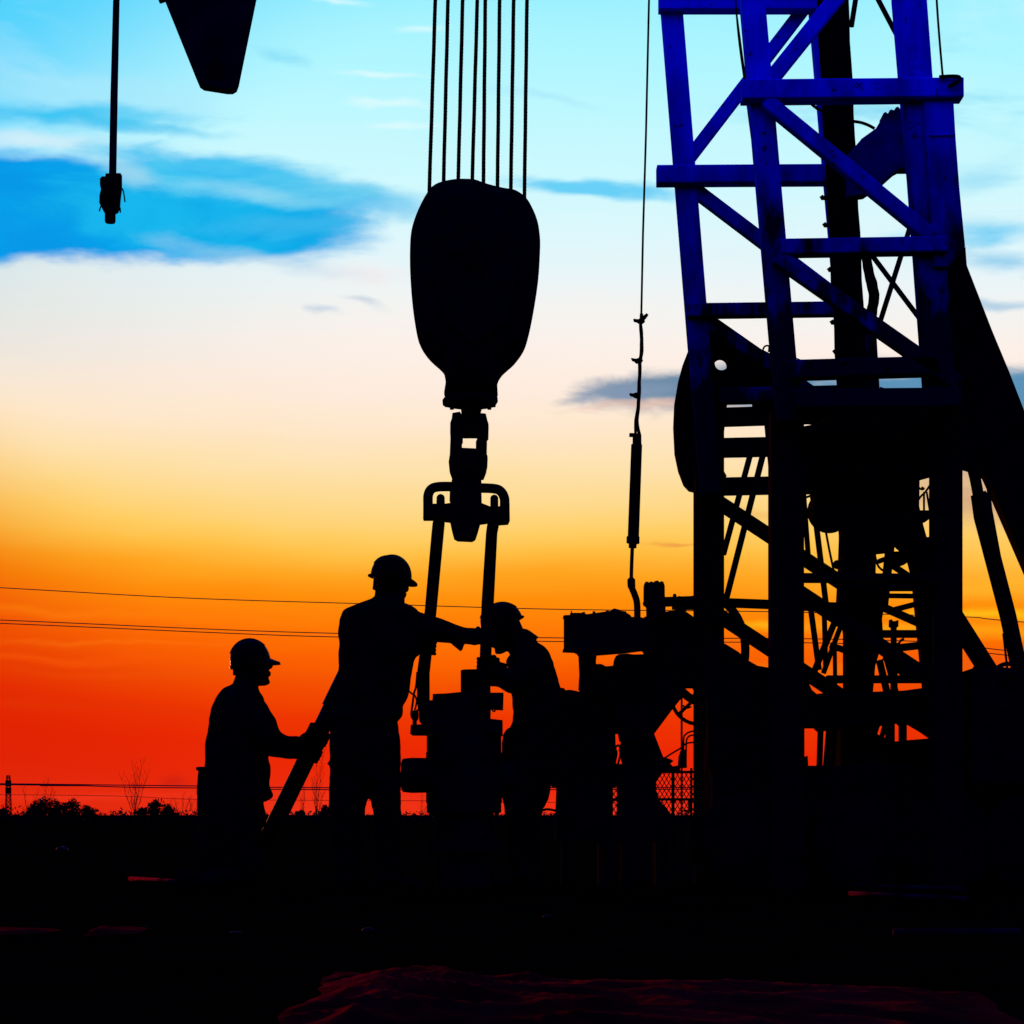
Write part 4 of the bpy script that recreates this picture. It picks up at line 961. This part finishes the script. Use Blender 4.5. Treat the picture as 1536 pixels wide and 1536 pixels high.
# ------------------------------------------------------------------ people
def basis(centre, fwd_sign, yaw, pitch):
    """head frame: x forwards, y to the person's side, z up; yaw turns away from the viewer, pitch > 0 looks down"""
    f = Vector((fwd_sign * math.cos(yaw), math.sin(yaw), 0)); u = Vector((0, 0, 1))
    f2 = f * math.cos(pitch) - u * math.sin(pitch); u2 = u * math.cos(pitch) + f * math.sin(pitch)
    sdir = u2.cross(f2)
    m = Matrix((f2, sdir, u2)).transposed().to_4x4(); m.translation = centre
    return m
HEAD = [(-.118, .066, .030, .018), (-.112, .079, .012, .032), (-.095, .087, -.010, .045), (-.075, .084, -.045, .054), (-.058, .090, -.062, .058), (-.036, .088, -.078, .062),
        (-.015, .089, -.088, .067), (.010, .083, -.094, .071), (.032, .093, -.098, .074), (.060, .090, -.099, .075), (.085, .074, -.090, .069), (.105, .045, -.068, .052), (.117, .008, -.030, .022)]
def add_head(bm, T):
    rows = spline(HEAD, 3); n = 28; rings = []
    for z, fx, bx, hw in rows:
        cx, hx = (fx + bx) / 2, (fx - bx) / 2
        rings.append([bm.verts.new(T @ Vector((cx + hx * math.cos(j * TAU / n), hw * math.copysign(abs(math.sin(j * TAU / n)) ** .9, math.sin(j * TAU / n)), z))) for j in range(n)])
    for a, b in zip(rings, rings[1:]):
        for i in range(n): bm.faces.new((a[i], a[(i + 1) % n], b[(i + 1) % n], b[i]))
    bm.faces.new(rings[0][::-1]); bm.faces.new(rings[-1])
    def e(c, r):
        bmesh.ops.create_uvsphere(bm, u_segments=14, v_segments=9, radius=1, matrix=T @ Matrix.Translation(c) @ Matrix.Diagonal((*r, 1)))
    sweep(bm, [T @ Vector(p) for p in ((.086, 0, .024), (.092, 0, .006), (.101, 0, -.014), (.093, 0, -.026))], [.009, .010, .0125, .011], 10)   # nose
    for s in (-1, 1):
        e((.092, s * .012, -.024), (.010, .008, .007)); e((-.004, s * .074, -.006), (.018, .010, .032)); e((-.006, s * .080, .004), (.016, .006, .022))
        e((.079, s * .031, .010), (.012, .015, .009)); e((.085, s * .030, .030), (.010, .022, .006)); e((.062, s * .048, -.03), (.018, .014, .018))
    e((.089, 0, -.050), (.010, .022, .006)); e((.087, 0, -.063), (.010, .019, .007)); e((.078, 0, -.100), (.013, .018, .013))
def hard_hat(parent, T, dome=.128, hl=.122, hwid=.098, brim=.05, tilt=0., back=.012, z0=.028, ridge=True, droop=.018, bt=.006):
    R = T @ Matrix.Rotation(tilt, 4, 'Y'); n = 36
    bm = new(); rings = []
    for k in range(13):
        a = k / 12 * math.pi / 2; r = math.cos(a) ** .78 if k < 12 else .04; z = z0 + dome * math.sin(a) ** .95
        rings.append([bm.verts.new(R @ Vector((-.006 + hl * r * math.cos(j * TAU / n), hwid * r * math.sin(j * TAU / n), z))) for j in range(n)])
    for a, b in zip(rings, rings[1:]):
        for i in range(n): bm.faces.new((a[i], a[(i + 1) % n], b[(i + 1) % n], b[i]))
    bm.faces.new(rings[-1])
    o = obj('hard_hat', bm, M['helmet'], parent, True)
    bm = new(); rr = []
    for ex, dz in ((-.004, .004), (1, -.001), (1.02, -bt), (-.004, -bt)):
        ring = []
        for j in range(n):
            a = j * TAU / n; fr = max(0, math.cos(a)) ** 1.6
            out = (back + (brim - back) * fr) * (ex if ex > 0 else 1) if ex > 0 else ex
            ring.append(bm.verts.new(R @ Vector((-.006 + (hl + out) * math.cos(a), (hwid + (back if ex > 0 else ex)) * math.sin(a), z0 + dz - (droop * fr if ex > 0 else 0)))))
        rr.append(ring)
    for a, b in zip(rr, rr[1:] + rr[:1]):
        for i in range(n): bm.faces.new((a[i], a[(i + 1) % n], b[(i + 1) % n], b[i]))
    obj('brim', bm, M['helmet'], o, True, .7)
    if ridge:
        bm = new()
        for w_ in (-.022, 0, .022):
            sweep(bm, [R @ Vector((-.006 + (hl + .001) * math.cos(a), w_, z0 + (dome + .001) * math.sin(a) ** .95)) for a in [math.radians(35 + 115 * i / 14) for i in range(15)]], .005, 6)
        obj('ridge', bm, M['helmet'], o, True)
    return o
def hair(parent, T):
    bm = new(); n = 24; rings = []
    for k in range(8):
        t = k / 7; z = -.055 + .11 * t
        rings.append([bm.verts.new(T @ Vector((-.012 + (.092 if True else 0) * math.cos(a), (.068 + .012 * t) * math.sin(a), z))) for a in [math.radians(100 + 160 * j / n) for j in range(n + 1)]])
    for a, b in zip(rings, rings[1:]):
        for i in range(n): bm.faces.new((a[i], a[i + 1], b[i + 1], b[i]))
    r = bmesh.ops.solidify(bm, geom=bm.faces[:], thickness=.006)
    obj('hair', bm, M['hair'], parent, True)
def grip(bm, c, axis, frm, R, thumb_up=1, n=4, fr=.0088):
    """hand closed round a bar: c = point on the bar axis, axis = bar direction, frm = direction from the bar to the wrist"""
    axis = axis.normalized(); p = (frm - axis * frm.dot(axis)).normalized(); q = axis.cross(p)
    palm = c + p * (R + .016)
    for t in (-.030, -.010, .010, .030):
        sweep(bm, [palm + axis * t + p * .038, palm + axis * t * 1.02 + p * .012 + q * .012, c + axis * t + p * (R + .010) * .85 + q * (R * .6 + .006)], [.014, .0155, .0125], 10)
    w = frm.normalized(); sweep(bm, [palm + w * .075, palm + w * .045, palm + w * .012], [.026, .027, .021], 12)
    lens = (200, 222, 214, 185)
    for k in range(4):
        off = axis * ((k - 1.5) * .0205 * -thumb_up); pts = []
        for i in range(8):
            a = math.radians(35 + lens[k] * i / 7); rr = R + fr + (.004 if i in (2, 5) else 0)
            pts.append(c + off + p * rr * math.cos(a) + q * rr * math.sin(a))
        sweep(bm, pts, [fr * 1.12, fr * 1.05, fr * 1.1, fr, fr, fr * 1.03, fr * .92, fr * .7], 9)
    base_t = palm + axis * thumb_up * .030 + p * .012
    pts = [base_t, base_t + axis * thumb_up * .016 - p * .012 - q * .006]
    for i in range(4):
        a = math.radians(-35 - 95 * i / 3); rr = R + .012
        pts.append(c + axis * thumb_up * (.040 + .003 * i) + p * rr * math.cos(a) + q * rr * math.sin(a))
    sweep(bm, pts, [.015, .0135, .0115, .0105, .0105, .008], 9)
def boot(bm, ax, D, s, gy=None, yaw=0.):
    """laced work boot: ankle at px ax, toe towards sign s"""
    z = 0.
    a = Vector((P(ax, 0, D).x, D, 0)); f = Vector((s * math.cos(yaw), math.sin(yaw), 0)); side = Vector((-f.y, f.x, 0)); rows = []
    n = 20; rings = []
    for x, h, wd in ((-.085, .055, .025), (-.078, .10, .036), (-.04, .125, .042), (.02, .125, .043), (.07, .085, .045), (.13, .065, .050), (.175, .052, .045), (.195, .035, .028)):
        ring = []
        for j in range(n):
            t = j * TAU / n
            ring.append(bm.verts.new(a + f * x + side * wd * math.cos(t) + Vector((0, 0, max(.004, h / 2 + h / 2 * math.sin(t) * 1.0)))))
        rings.append(ring)
    for r0, r1 in zip(rings, rings[1:]):
        for i in range(n): bm.faces.new((r0[i], r0[(i + 1) % n], r1[(i + 1) % n], r1[i]))
    bm.faces.new(rings[0][::-1]); bm.faces.new(rings[-1])
def cloth_obj(name, bm, m, parent, voxel=.0075, amp=.006, sc=9.):
    b = fuse(bm, voxel, 3)
    for v in b.verts:
        nv = mnoise.noise_vector(v.co * sc) * amp + mnoise.noise_vector(Vector((v.co.x * 9, v.co.y * 9, v.co.z * 30))) * amp * .6
        v.co += nv
    return obj(name, b, m, parent, True)

# ---- worker standing, seen from behind, arm stretched to the links
D2 = 11.75
p2 = thing('person', 'standing worker in hard hat reaching out to the elevator links, tallest of the three', 'person', Vector((P(550, 0, D2).x, D2, 0)))
T2 = basis(P(587.5, 872.5, D2), 1, math.radians(38), math.radians(8))
bm = new(); add_head(bm, T2)
limb(bm, [(582, 876, D2, 18.5, .055), (580, 905, D2, 20, .062), (576, 925, D2, 26, .07)])
slices(bm, [(905, 552, 600, D2, .07), (925, 520, 622, D2, .10), (960, 514, 622, D2, .11), (1010, 515, 610, D2, .10), (1060, 512, 598, D2, .10), (1110, 502, 594, D2, .11)])
limb(bm, [(522, 1090, D2, 22, .085), (521, 1185, D2, 21, .08), (521, 1245, D2, 15, .06), (520, 1300, D2, 12.5, .05), (520, 1322, D2, 11, .045)])
limb(bm, [(576, 1090, D2, 20, .085), (580, 1185, D2, 18, .075), (583, 1245, D2, 14, .06), (585, 1300, D2, 12, .05), (585, 1322, D2, 11, .045)])
limb(bm, [(612, 935, D2, 14, .055), (652, 944, D2 + .06, 11.5, .045), (690, 952, D2 + .16, 9.5, .034), (712, 955, D2 + .23, 7.5, .026), (718, 956, D2 + .25, 7.5, .024)])
limb(bm, [(535, 935, D2, 15, .055), (575, 962, D2 + .0, 12, .045), (610, 972, D2 + .12, 10, .035), (628, 972, D2 + .20, 8, .027)])
grip(bm, P(730, 956, DB), P(731.5, 905, DB) - P(727.5, 1005, DB), Vector((-1, -.35, 0)), 8.8 * S(DB), 1)
sweep(bm, [P(716, 956, D2 + .24), P(722, 956, DB - .03)], [.026, .022], 10)
grip(bm, P(641.5, 971, DB), P(646, 916, DB) - P(636, 1010, DB), Vector((-1, -.5, 0)), 8.9 * S(DB), 1)
sweep(bm, [P(625, 972, D2 + .18), P(634, 971, DB - .03)], [.027, .024], 10)
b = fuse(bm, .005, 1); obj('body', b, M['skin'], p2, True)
hair(p2, T2)
hard_hat(p2, T2, .113, .113, .098, .045, math.radians(-2), .014, .022)
bm = new()
slices(bm, [(889, 564, 603, D2, .062), (897, 558, 606, D2, .072), (903, 543, 606, D2, .085), (909, 526, 618, D2, .10), (916, 515, 628, D2, .118), (926, 510.5, 633, D2, .13), (945, 507.5, 635, D2, .14), (962, 508, 634, D2, .14), (978, 508, 630, D2, .14), (990, 508, 622, D2, .138), (1012, 507.5, 618, D2, .135),
            (1036, 506, 614, D2, .13), (1052, 505, 609, D2, .13), (1060, 504, 604, D2, .13), (1070, 501, 605, D2, .135), (1077, 498, 601, D2, .135), (1083, 496, 597, D2, .13)], 3)
limb(bm, [(606, 938, D2, 25, .085), (630, 943, D2 + .03, 25.5, .07), (655, 945, D2 + .07, 18.5, .062), (680, 950, D2 + .13, 15.5, .052), (696, 954, D2 + .18, 12.6, .046), (706, 955, D2 + .20, 12.4, .042), (715, 955.5, D2 + .23, 13, .04)])
prism(bm, [(676, 960), (699, 960), (697, 966), (693, 978), (690, 978), (683, 972), (678, 968)], D2 + .14, .05)
limb(bm, [(534, 938, D2 - .02, 24, .08), (570, 965, D2 - .05, 19, .065), (604, 975, D2 + .05, 14, .052), (622, 975, D2 + .14, 11.5, .045)])
prism(bm, [(500, 1062), (494, 1078), (496, 1090), (520, 1090), (520, 1062)], D2, .12)
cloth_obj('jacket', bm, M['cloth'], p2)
bm = new()
slices(bm, [(1070, 500, 598, D2, .12), (1085, 497, 597, D2, .125), (1107, 494.5, 600, D2, .125), (1134, 494.5, 602, D2, .12), (1150, 495, 602, D2, .12), (1172, 494.5, 601.5, D2, .11)])
slices(bm, [(1168, 494.5, 551, D2, .11), (1186, 494, 551, D2, .11), (1205, 494, 549.5, D2, .105), (1221, 494, 548, D2, .10), (1265, 497, 545, D2, .085), (1300, 500, 543, D2, .075), (1324, 502, 541, D2, .07)])
slices(bm, [(1168, 550, 601.5, D2, .11), (1186, 552, 601, D2, .11), (1205, 556, 601.5, D2, .10), (1221, 560, 602, D2, .095), (1265, 562, 603, D2, .085), (1300, 565, 604, D2, .075), (1324, 566, 604, D2, .07)])
prism(bm, [(490.5, 1147), (496, 1140), (500, 1150), (497, 1150)], D2, .06)
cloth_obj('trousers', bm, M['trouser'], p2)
for ax, yw in ((520, .9), (584, .5)):
    bm = new(); boot(bm, ax, D2, 1, yaw=yw); obj('boot', bm, M['boot'], p2, True)

# ---- kneeling worker on the left
D1 = 11.9
p1 = thing('person', 'kneeling worker in hard hat at left, steadying the leaning pipe with both hands', 'person', Vector((P(350, 0, D1).x, D1, 0)))
T1 = basis(P(378, 996, D1), 1, math.radians(4), math.radians(-3))
pipe_axis = (P(420, 1220, 12.0), P(497, 1062, 12.0)); pdir = (pipe_axis[1] - pipe_axis[0]).normalized()
bm = new(); add_head(bm, T1)
limb(bm, [(372, 1010, D1, 17, .055), (368, 1028, D1, 19, .06), (364, 1046, D1, 24, .07)])
slices(bm, [(1034, 348, 386, D1, .09), (1055, 330, 392, D1, .15), (1090, 322, 396, D1, .16), (1140, 316, 396, D1, .14), (1190, 312, 394, D1, .14), (1215, 314, 392, D1, .14)])
for dd, kx in ((-.10, 0), (.10, 6)):
    limb(bm, [(352, 1200, D1 + dd, 26, .08), (362, 1250, D1 + dd, 22, .075), (372 + kx, 1305, D1 + dd, 17, .06), (374 + kx, 1318, D1 + dd, 13, .05)])
    limb(bm, [(374 + kx, 1314, D1 + dd, 14, .05), (340, 1320, D1 + dd, 13, .05), (300, 1322, D1 + dd, 10, .04), (285, 1322, D1 + dd, 9, .035)])
limb(bm, [(372, 1062, D1 - .13, 16, .055), (396, 1108, D1 - .13, 14, .046), (432, 1117, D1 - .05, 11, .036), (452, 1114, D1 + .0, 8, .028)])
limb(bm, [(372, 1062, D1 + .16, 16, .055), (398, 1112, D1 + .20, 14, .046), (430, 1126, D1 + .18, 11, .036), (446, 1131, D1 + .14, 8, .028)])
def on_pipe(py):
    t = (py - 1220) / (1062 - 1220); return pipe_axis[0].lerp(pipe_axis[1], t)
PR = 13.2 * S(12.0)
grip(bm, on_pipe(1104), pdir, Vector((-.8, -.6, -.75)), PR, 1, fr=.0095)
sweep(bm, [P(448, 1114, D1), P(456, 1109, D1 + .02)], [.028, .026], 10)
grip(bm, on_pipe(1129), pdir, Vector((-1, .35, -.1)), PR, 1, fr=.0095)
sweep(bm, [P(443, 1131, D1 + .14), P(447, 1131, D1 + .13)], [.028, .026], 10)
b = fuse(bm, .005, 1); obj('body', b, M['skin'], p1, True)
hair(p1, T1)
hard_hat(p1, T1, .122, .108, .1, .046, math.radians(-8), .006, .010, droop=.026, bt=.016)
bm = new()
slices(bm, [(1019, 353, 388, D1, .062), (1023, 351, 388, D1, .07), (1027, 344, 388, D1, .085), (1031, 336, 387, D1, .11), (1038, 330.5, 390, D1, .14), (1047, 325.5, 396, D1, .17), (1064, 317.5, 399, D1, .19), (1080, 314.5, 402, D1, .195), (1095, 312.5, 404, D1, .19), (1118, 309.5, 403, D1, .18), (1136, 308, 402, D1, .175),
            (1150, 307.3, 404.5, D1, .17), (1166, 307, 404.8, D1, .17), (1178, 306, 403.6, D1, .17), (1186, 304, 407, D1, .17), (1193, 303, 409.5, D1, .17), (1197, 302, 408, D1, .165), (1203, 302, 398, D1, .16)], 3)
limb(bm, [(380, 1062, D1 - .10, 21, .08), (392, 1085, D1 - .13, 22, .07), (404, 1108, D1 - .14, 20, .06), (426, 1118, D1 - .08, 15.5, .05), (446, 1117, D1 - .02, 14, .045)])
limb(bm, [(376, 1062, D1 + .14, 21, .08), (392, 1090, D1 + .18, 22, .07), (404, 1115, D1 + .2, 19, .06), (426, 1124, D1 + .18, 14.5, .05), (440, 1127, D1 + .15, 12.5, .045)])
cloth_obj('jacket', bm, M['cloth'], p1)
bm = new()
slices(bm, [(1180, 308, 400, D1, .15), (1200, 300, 396, D1, .155), (1218, 298, 398, D1, .155), (1240, 304, 398, D1, .15)])
for dd, kx in ((-.10, 0), (.10, 6)):
    limb(bm, [(348, 1222, D1 + dd, 40, .085), (360, 1260, D1 + dd, 30, .08), (372 + kx, 1305, D1 + dd, 22, .068), (376 + kx, 1318, D1 + dd, 14, .055)])
    limb(bm, [(378 + kx, 1312, D1 + dd, 15, .055), (340, 1318, D1 + dd, 16, .055), (305, 1321, D1 + dd, 11.5, .045)])
cloth_obj('trousers', bm, M['trouser'], p1)
for dd in (-.10, .10):
    bm = new(); a = P(292, 1322, D1 + dd); a.z = .05
    sweep(bm, [a + Vector(q) for q in ((.03, 0, 0), (-.03, 0, .01), (-.055, 0, .03), (-.06, 0, -.01), (-.055, 0, -.035))], [.045, .048, .05, .045, .03], 14); obj('boot', bm, M['boot'], p1, True)

# leaning pipe he holds, resting behind the standing worker
pp = thing('steel_pipe', 'steel pipe leaning up from the ground behind the standing worker, held by the kneeling one', 'pipe', Vector((P(364, 0, 12.).x, 12., 0)))
bm = new(); foot = pipe_axis[0] - pdir * ((pipe_axis[0].z - .03) / pdir.z); topp = pipe_axis[0] + pdir * .86
sweep(bm, [foot, topp], PR, 26); obj('tube', bm, M['pipe'], pp, True, .8)
bm = new(); c = on_pipe(1062); sweep(bm, [c - pdir * .002, c, c + pdir * .20, c + pdir * .202], [PR * 1.0, PR * 1.17, PR * 1.17, PR], 26); obj('coupling', bm, M['pipe'], pp, True, .8)

# drum behind the kneeling worker
dr = thing('steel_drum', 'narrow dark drum with a rolled rim just behind the kneeling worker', 'drum', Vector((P(322, 0, 12.6).x, 12.6, 0)))
bm = new(); s6 = S(12.6); cx6 = 324
sweep(bm, [Vector((P(cx6, 0, 12.6).x, 12.6, z)) for z in (0.002, .02, .2, .22, .24, P(0, 1195, 12.6).z, P(0, 1190, 12.6).z, P(0, 1160, 12.6).z, P(0, 1156, 12.6).z)], [q * s6 for q in (27, 28, 28, 29, 28, 28, 29, 27, 26)], 32); obj('wall', bm, M['steel'], dr, True, .6)
bm = new(); sweep(bm, [P(cx6, y, 12.6) for y in (1157, 1155, 1151.5, 1150.5)], [26 * s6, 29.5 * s6, 30 * s6, 28 * s6], 32); obj('rim', bm, M['steel'], dr, True, .6)

# ---- bending worker right of the links
D3 = 12.22
p3 = thing('person', 'bending worker in hard hat leaning over the wellhead, right of the elevator links', 'person', Vector((P(785, 0, D3).x, D3, 0)))
T3 = basis(P(754, 944, D3), -1, math.radians(10), math.radians(24))
bm = new(); add_head(bm, T3)
limb(bm, [(762, 950, D3, 17, .055), (776, 965, D3, 19, .06), (790, 980, D3, 24, .07)])
slices(bm, [(970, 772, 806, D3, .10), (995, 770, 818, D3, .15), (1035, 774, 830, D3, .14), (1080, 776, 836, D3, .13), (1120, 772, 836, D3, .14)])
for dd, ox in ((-.10, -6), (.10, 8)):
    limb(bm, [(798 + ox, 1110, D3 + dd, 26, .085), (792 + ox, 1180, D3 + dd, 21, .075), (787 + ox, 1240, D3 + dd, 15, .06), (786 + ox, 1300, D3 + dd, 12, .05), (786 + ox, 1316, D3 + dd, 11, .045)])
limb(bm, [(792, 992, D3 - .14, 15, .055), (772, 1022, D3 - .16, 12.5, .045), (748, 1010, D3 - .17, 10, .035), (736, 1003, D3 - .18, 8, .027)])
grip(bm, P(727.8, 997, DB), P(731.5, 905, DB) - P(727.5, 1005, DB), Vector((1, .5, -.2)), 8.7 * S(DB), 1)
sweep(bm, [P(740, 1005, D3 - .18), P(733, 1000, DB + .04)], [.026, .024], 10)
limb(bm, [(790, 995, D3 + .12, 15, .055), (774, 1028, D3 + .10, 12.5, .045), (752, 1022, D3 + .0, 10, .035), (742, 1022, D3 - .04, 8, .027)])
grip(bm, P(728.0, 1016, DB), P(731.5, 905, DB) - P(727.5, 1005, DB), Vector((1, .8, -.1)), 8.7 * S(DB), 1)
sweep(bm, [P(745, 1022, D3 - .04), P(736, 1019, DB + .06)], [.026, .024], 10)
b = fuse(bm, .005, 1); obj('body', b, M['skin'], p3, True)
hair(p3, T3)
hard_hat(p3, T3, .112, .119, .098, .024, math.radians(-4), .010, .030)
bm = new()
limb(bm, [(768, 956, D3, 14, .06), (780, 963, D3, 22, .07), (788, 972, D3, 27, .10)])
prism(bm, [(779, 952), (786, 949.5), (789, 951), (794, 957), (800, 975), (780, 975)], D3, .08)
prism(bm, [(768, 984), (761, 985), (759, 991), (762, 1000), (770, 1004)], D3, .08)
slices(bm, [(959, 778, 797, D3, .08), (963, 772, 806, D3, .11), (969, 768, 815, D3, .135), (977, 766, 822, D3, .16), (988, 763, 828.5, D3, .18), (1002, 763.5, 833, D3, .18), (1018, 765, 837, D3, .17), (1035, 767, 841.5, D3, .165), (1060, 768.5, 844, D3, .155), (1082, 769, 846, D3, .15), (1096, 762, 846, D3, .15), (1106, 758, 844, D3, .15)], 3)
limb(bm, [(794, 1000, D3 - .12, 22, .08), (778, 1018, D3 - .16, 19, .065), (762, 1018, D3 - .17, 14.5, .055), (746, 1008, D3 - .175, 12.5, .046), (738, 1003, D3 - .18, 12, .042)])
limb(bm, [(792, 1000, D3 + .12, 22, .08), (776, 1020, D3 + .12, 16, .06), (764, 1014, D3 + .06, 12, .05)])
cloth_obj('jacket', bm, M['cloth'], p3)
bm = new()
slices(bm, [(1092, 762, 842, D3, .14), (1102, 755, 842, D3, .14), (1130, 752, 840, D3, .14), (1160, 752, 833, D3, .14), (1184, 752, 826, D3, .135), (1200, 754, 821.5, D3, .13), (1213, 757, 815, D3, .125)])
for dd, ox in ((-.09, -4), (.09, 6)):
    slices(bm, [(1195, 760 + ox, 812 + ox, D3 + dd, .085), (1216, 761.5 + ox, 807 + ox, D3 + dd, .085), (1229, 763 + ox, 806 + ox, D3 + dd, .08), (1300, 768 + ox, 804 + ox, D3 + dd, .07), (1318, 769 + ox, 804 + ox, D3 + dd, .068)])
cloth_obj('trousers', bm, M['trouser'], p3)
for dd, ox in ((-.09, -4), (.09, 6)):
    bm = new(); boot(bm, 788 + ox, D3 + dd, -1, yaw=.15); obj('boot', bm, M['boot'], p3, True)

# ------------------------------------------------------------------ things lying on the ground
def sheet(name, label, poly_px, amp=.03, seed=0., mt='sheet', res=(120, 46), folds=5.):
    """crumpled plastic lying on the soil: quad given by four ground points in (px, distance)"""
    (xa, da), (xb, db), (xc, dc), (xd, dd) = poly_px       # near-left, near-right, far-right, far-left
    g = lambda px, D: Vector((P(px, 0, D).x, D, 0))
    A_, B_, C_, D_ = g(xa, da), g(xb, db), g(xc, dc), g(xd, dd)
    bm = new(); nu, nv = res; rows = []
    for j in range(nv + 1):
        v = j / nv; r = []
        for i in range(nu + 1):
            u = i / nu
            p = A_.lerp(B_, u).lerp(D_.lerp(C_, u), v)
            q = Vector((p.x * folds + p.y * folds * .9, p.y * folds * .45 - p.x * 1.1, seed))
            rid = 1 - abs(mnoise.noise(q)) * 2
            fine = mnoise.fractal(Vector((p.x * 9 + p.y * 7, p.y * 5, seed)), .8, 2., 4)
            edge = min(1, u * 9, (1 - u) * 9, v * 7, (1 - v) * 7)
            h = max(.0, amp * (.35 + .65 * max(0, rid) + .22 * fine)) * (.15 + .85 * edge) * (1 - .55 * u)
            wob = mnoise.noise(Vector((p.x * 3, p.y * 3, seed + 5))) * .05 * (1 - edge)
            r.append(bm.verts.new((p.x + wob, p.y + wob, mound(p.x, p.y) + .006 + h)))
        rows.append(r)
    for r0, r1 in zip(rows, rows[1:]):
        for i in range(nu): bm.faces.new((r0[i], r0[i + 1], r1[i + 1], r1[i]))
    return tag(obj(name, bm, M[mt], smooth=True), label, 'plastic sheet', None)
def gd(py): return F * EYE / (py - HZ)                # distance of the ground seen at row py
sheet('plastic_sheet', 'large crumpled plastic sheet catching red light across the bottom foreground', ((380, 3.5), (1560, 3.5), (1480, gd(1508)), (500, gd(1468))), .052, 3., res=(220, 70))
sheet('plastic_sheet', 'narrow wrinkled plastic strip with faint red folds at the far left edge', ((-40, gd(1418)), (78, gd(1412)), (70, gd(1403)), (-40, gd(1404))), .016, 9., res=(60, 14))
sheet('plastic_sheet', 'strip of crumpled plastic with faint red folds left of the centre foreground', ((128, gd(1416)), (226, gd(1412)), (232, gd(1396)), (150, gd(1401))), .014, 14., res=(60, 14))
def ground_pipe(label, a, b, r, m='red_glint'):
    bm = new(); pa = Vector((P(a[0], 0, a[1]).x, a[1], r + .02)); pb_ = Vector((P(b[0], 0, b[1]).x, b[1], r + .02))
    sweep(bm, [pa, pb_], r, 16); return tag(obj('ground_pipe', bm, M[m], smooth=True), label, 'pipe', 'pipes lying on the ground')
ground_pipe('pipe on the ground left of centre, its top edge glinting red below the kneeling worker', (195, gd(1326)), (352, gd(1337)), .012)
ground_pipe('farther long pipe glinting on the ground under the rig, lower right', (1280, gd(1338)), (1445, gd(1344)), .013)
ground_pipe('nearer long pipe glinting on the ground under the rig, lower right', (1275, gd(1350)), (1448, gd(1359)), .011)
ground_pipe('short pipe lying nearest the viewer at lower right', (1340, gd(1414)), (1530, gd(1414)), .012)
def clod(label, px, D, r):
    bm = new(); bmesh.ops.create_icosphere(bm, subdivisions=3, radius=r, matrix=Matrix.Translation((P(px, 0, D).x, D, r * .45)) @ Matrix.Diagonal((1.6, 1.2, .7, 1)))
    for v in bm.verts: v.co += mnoise.noise_vector(v.co * 14) * r * .45
    tag(obj('stone', bm, M['stone'], smooth=False), label, 'stone', 'wet stones on the ground')
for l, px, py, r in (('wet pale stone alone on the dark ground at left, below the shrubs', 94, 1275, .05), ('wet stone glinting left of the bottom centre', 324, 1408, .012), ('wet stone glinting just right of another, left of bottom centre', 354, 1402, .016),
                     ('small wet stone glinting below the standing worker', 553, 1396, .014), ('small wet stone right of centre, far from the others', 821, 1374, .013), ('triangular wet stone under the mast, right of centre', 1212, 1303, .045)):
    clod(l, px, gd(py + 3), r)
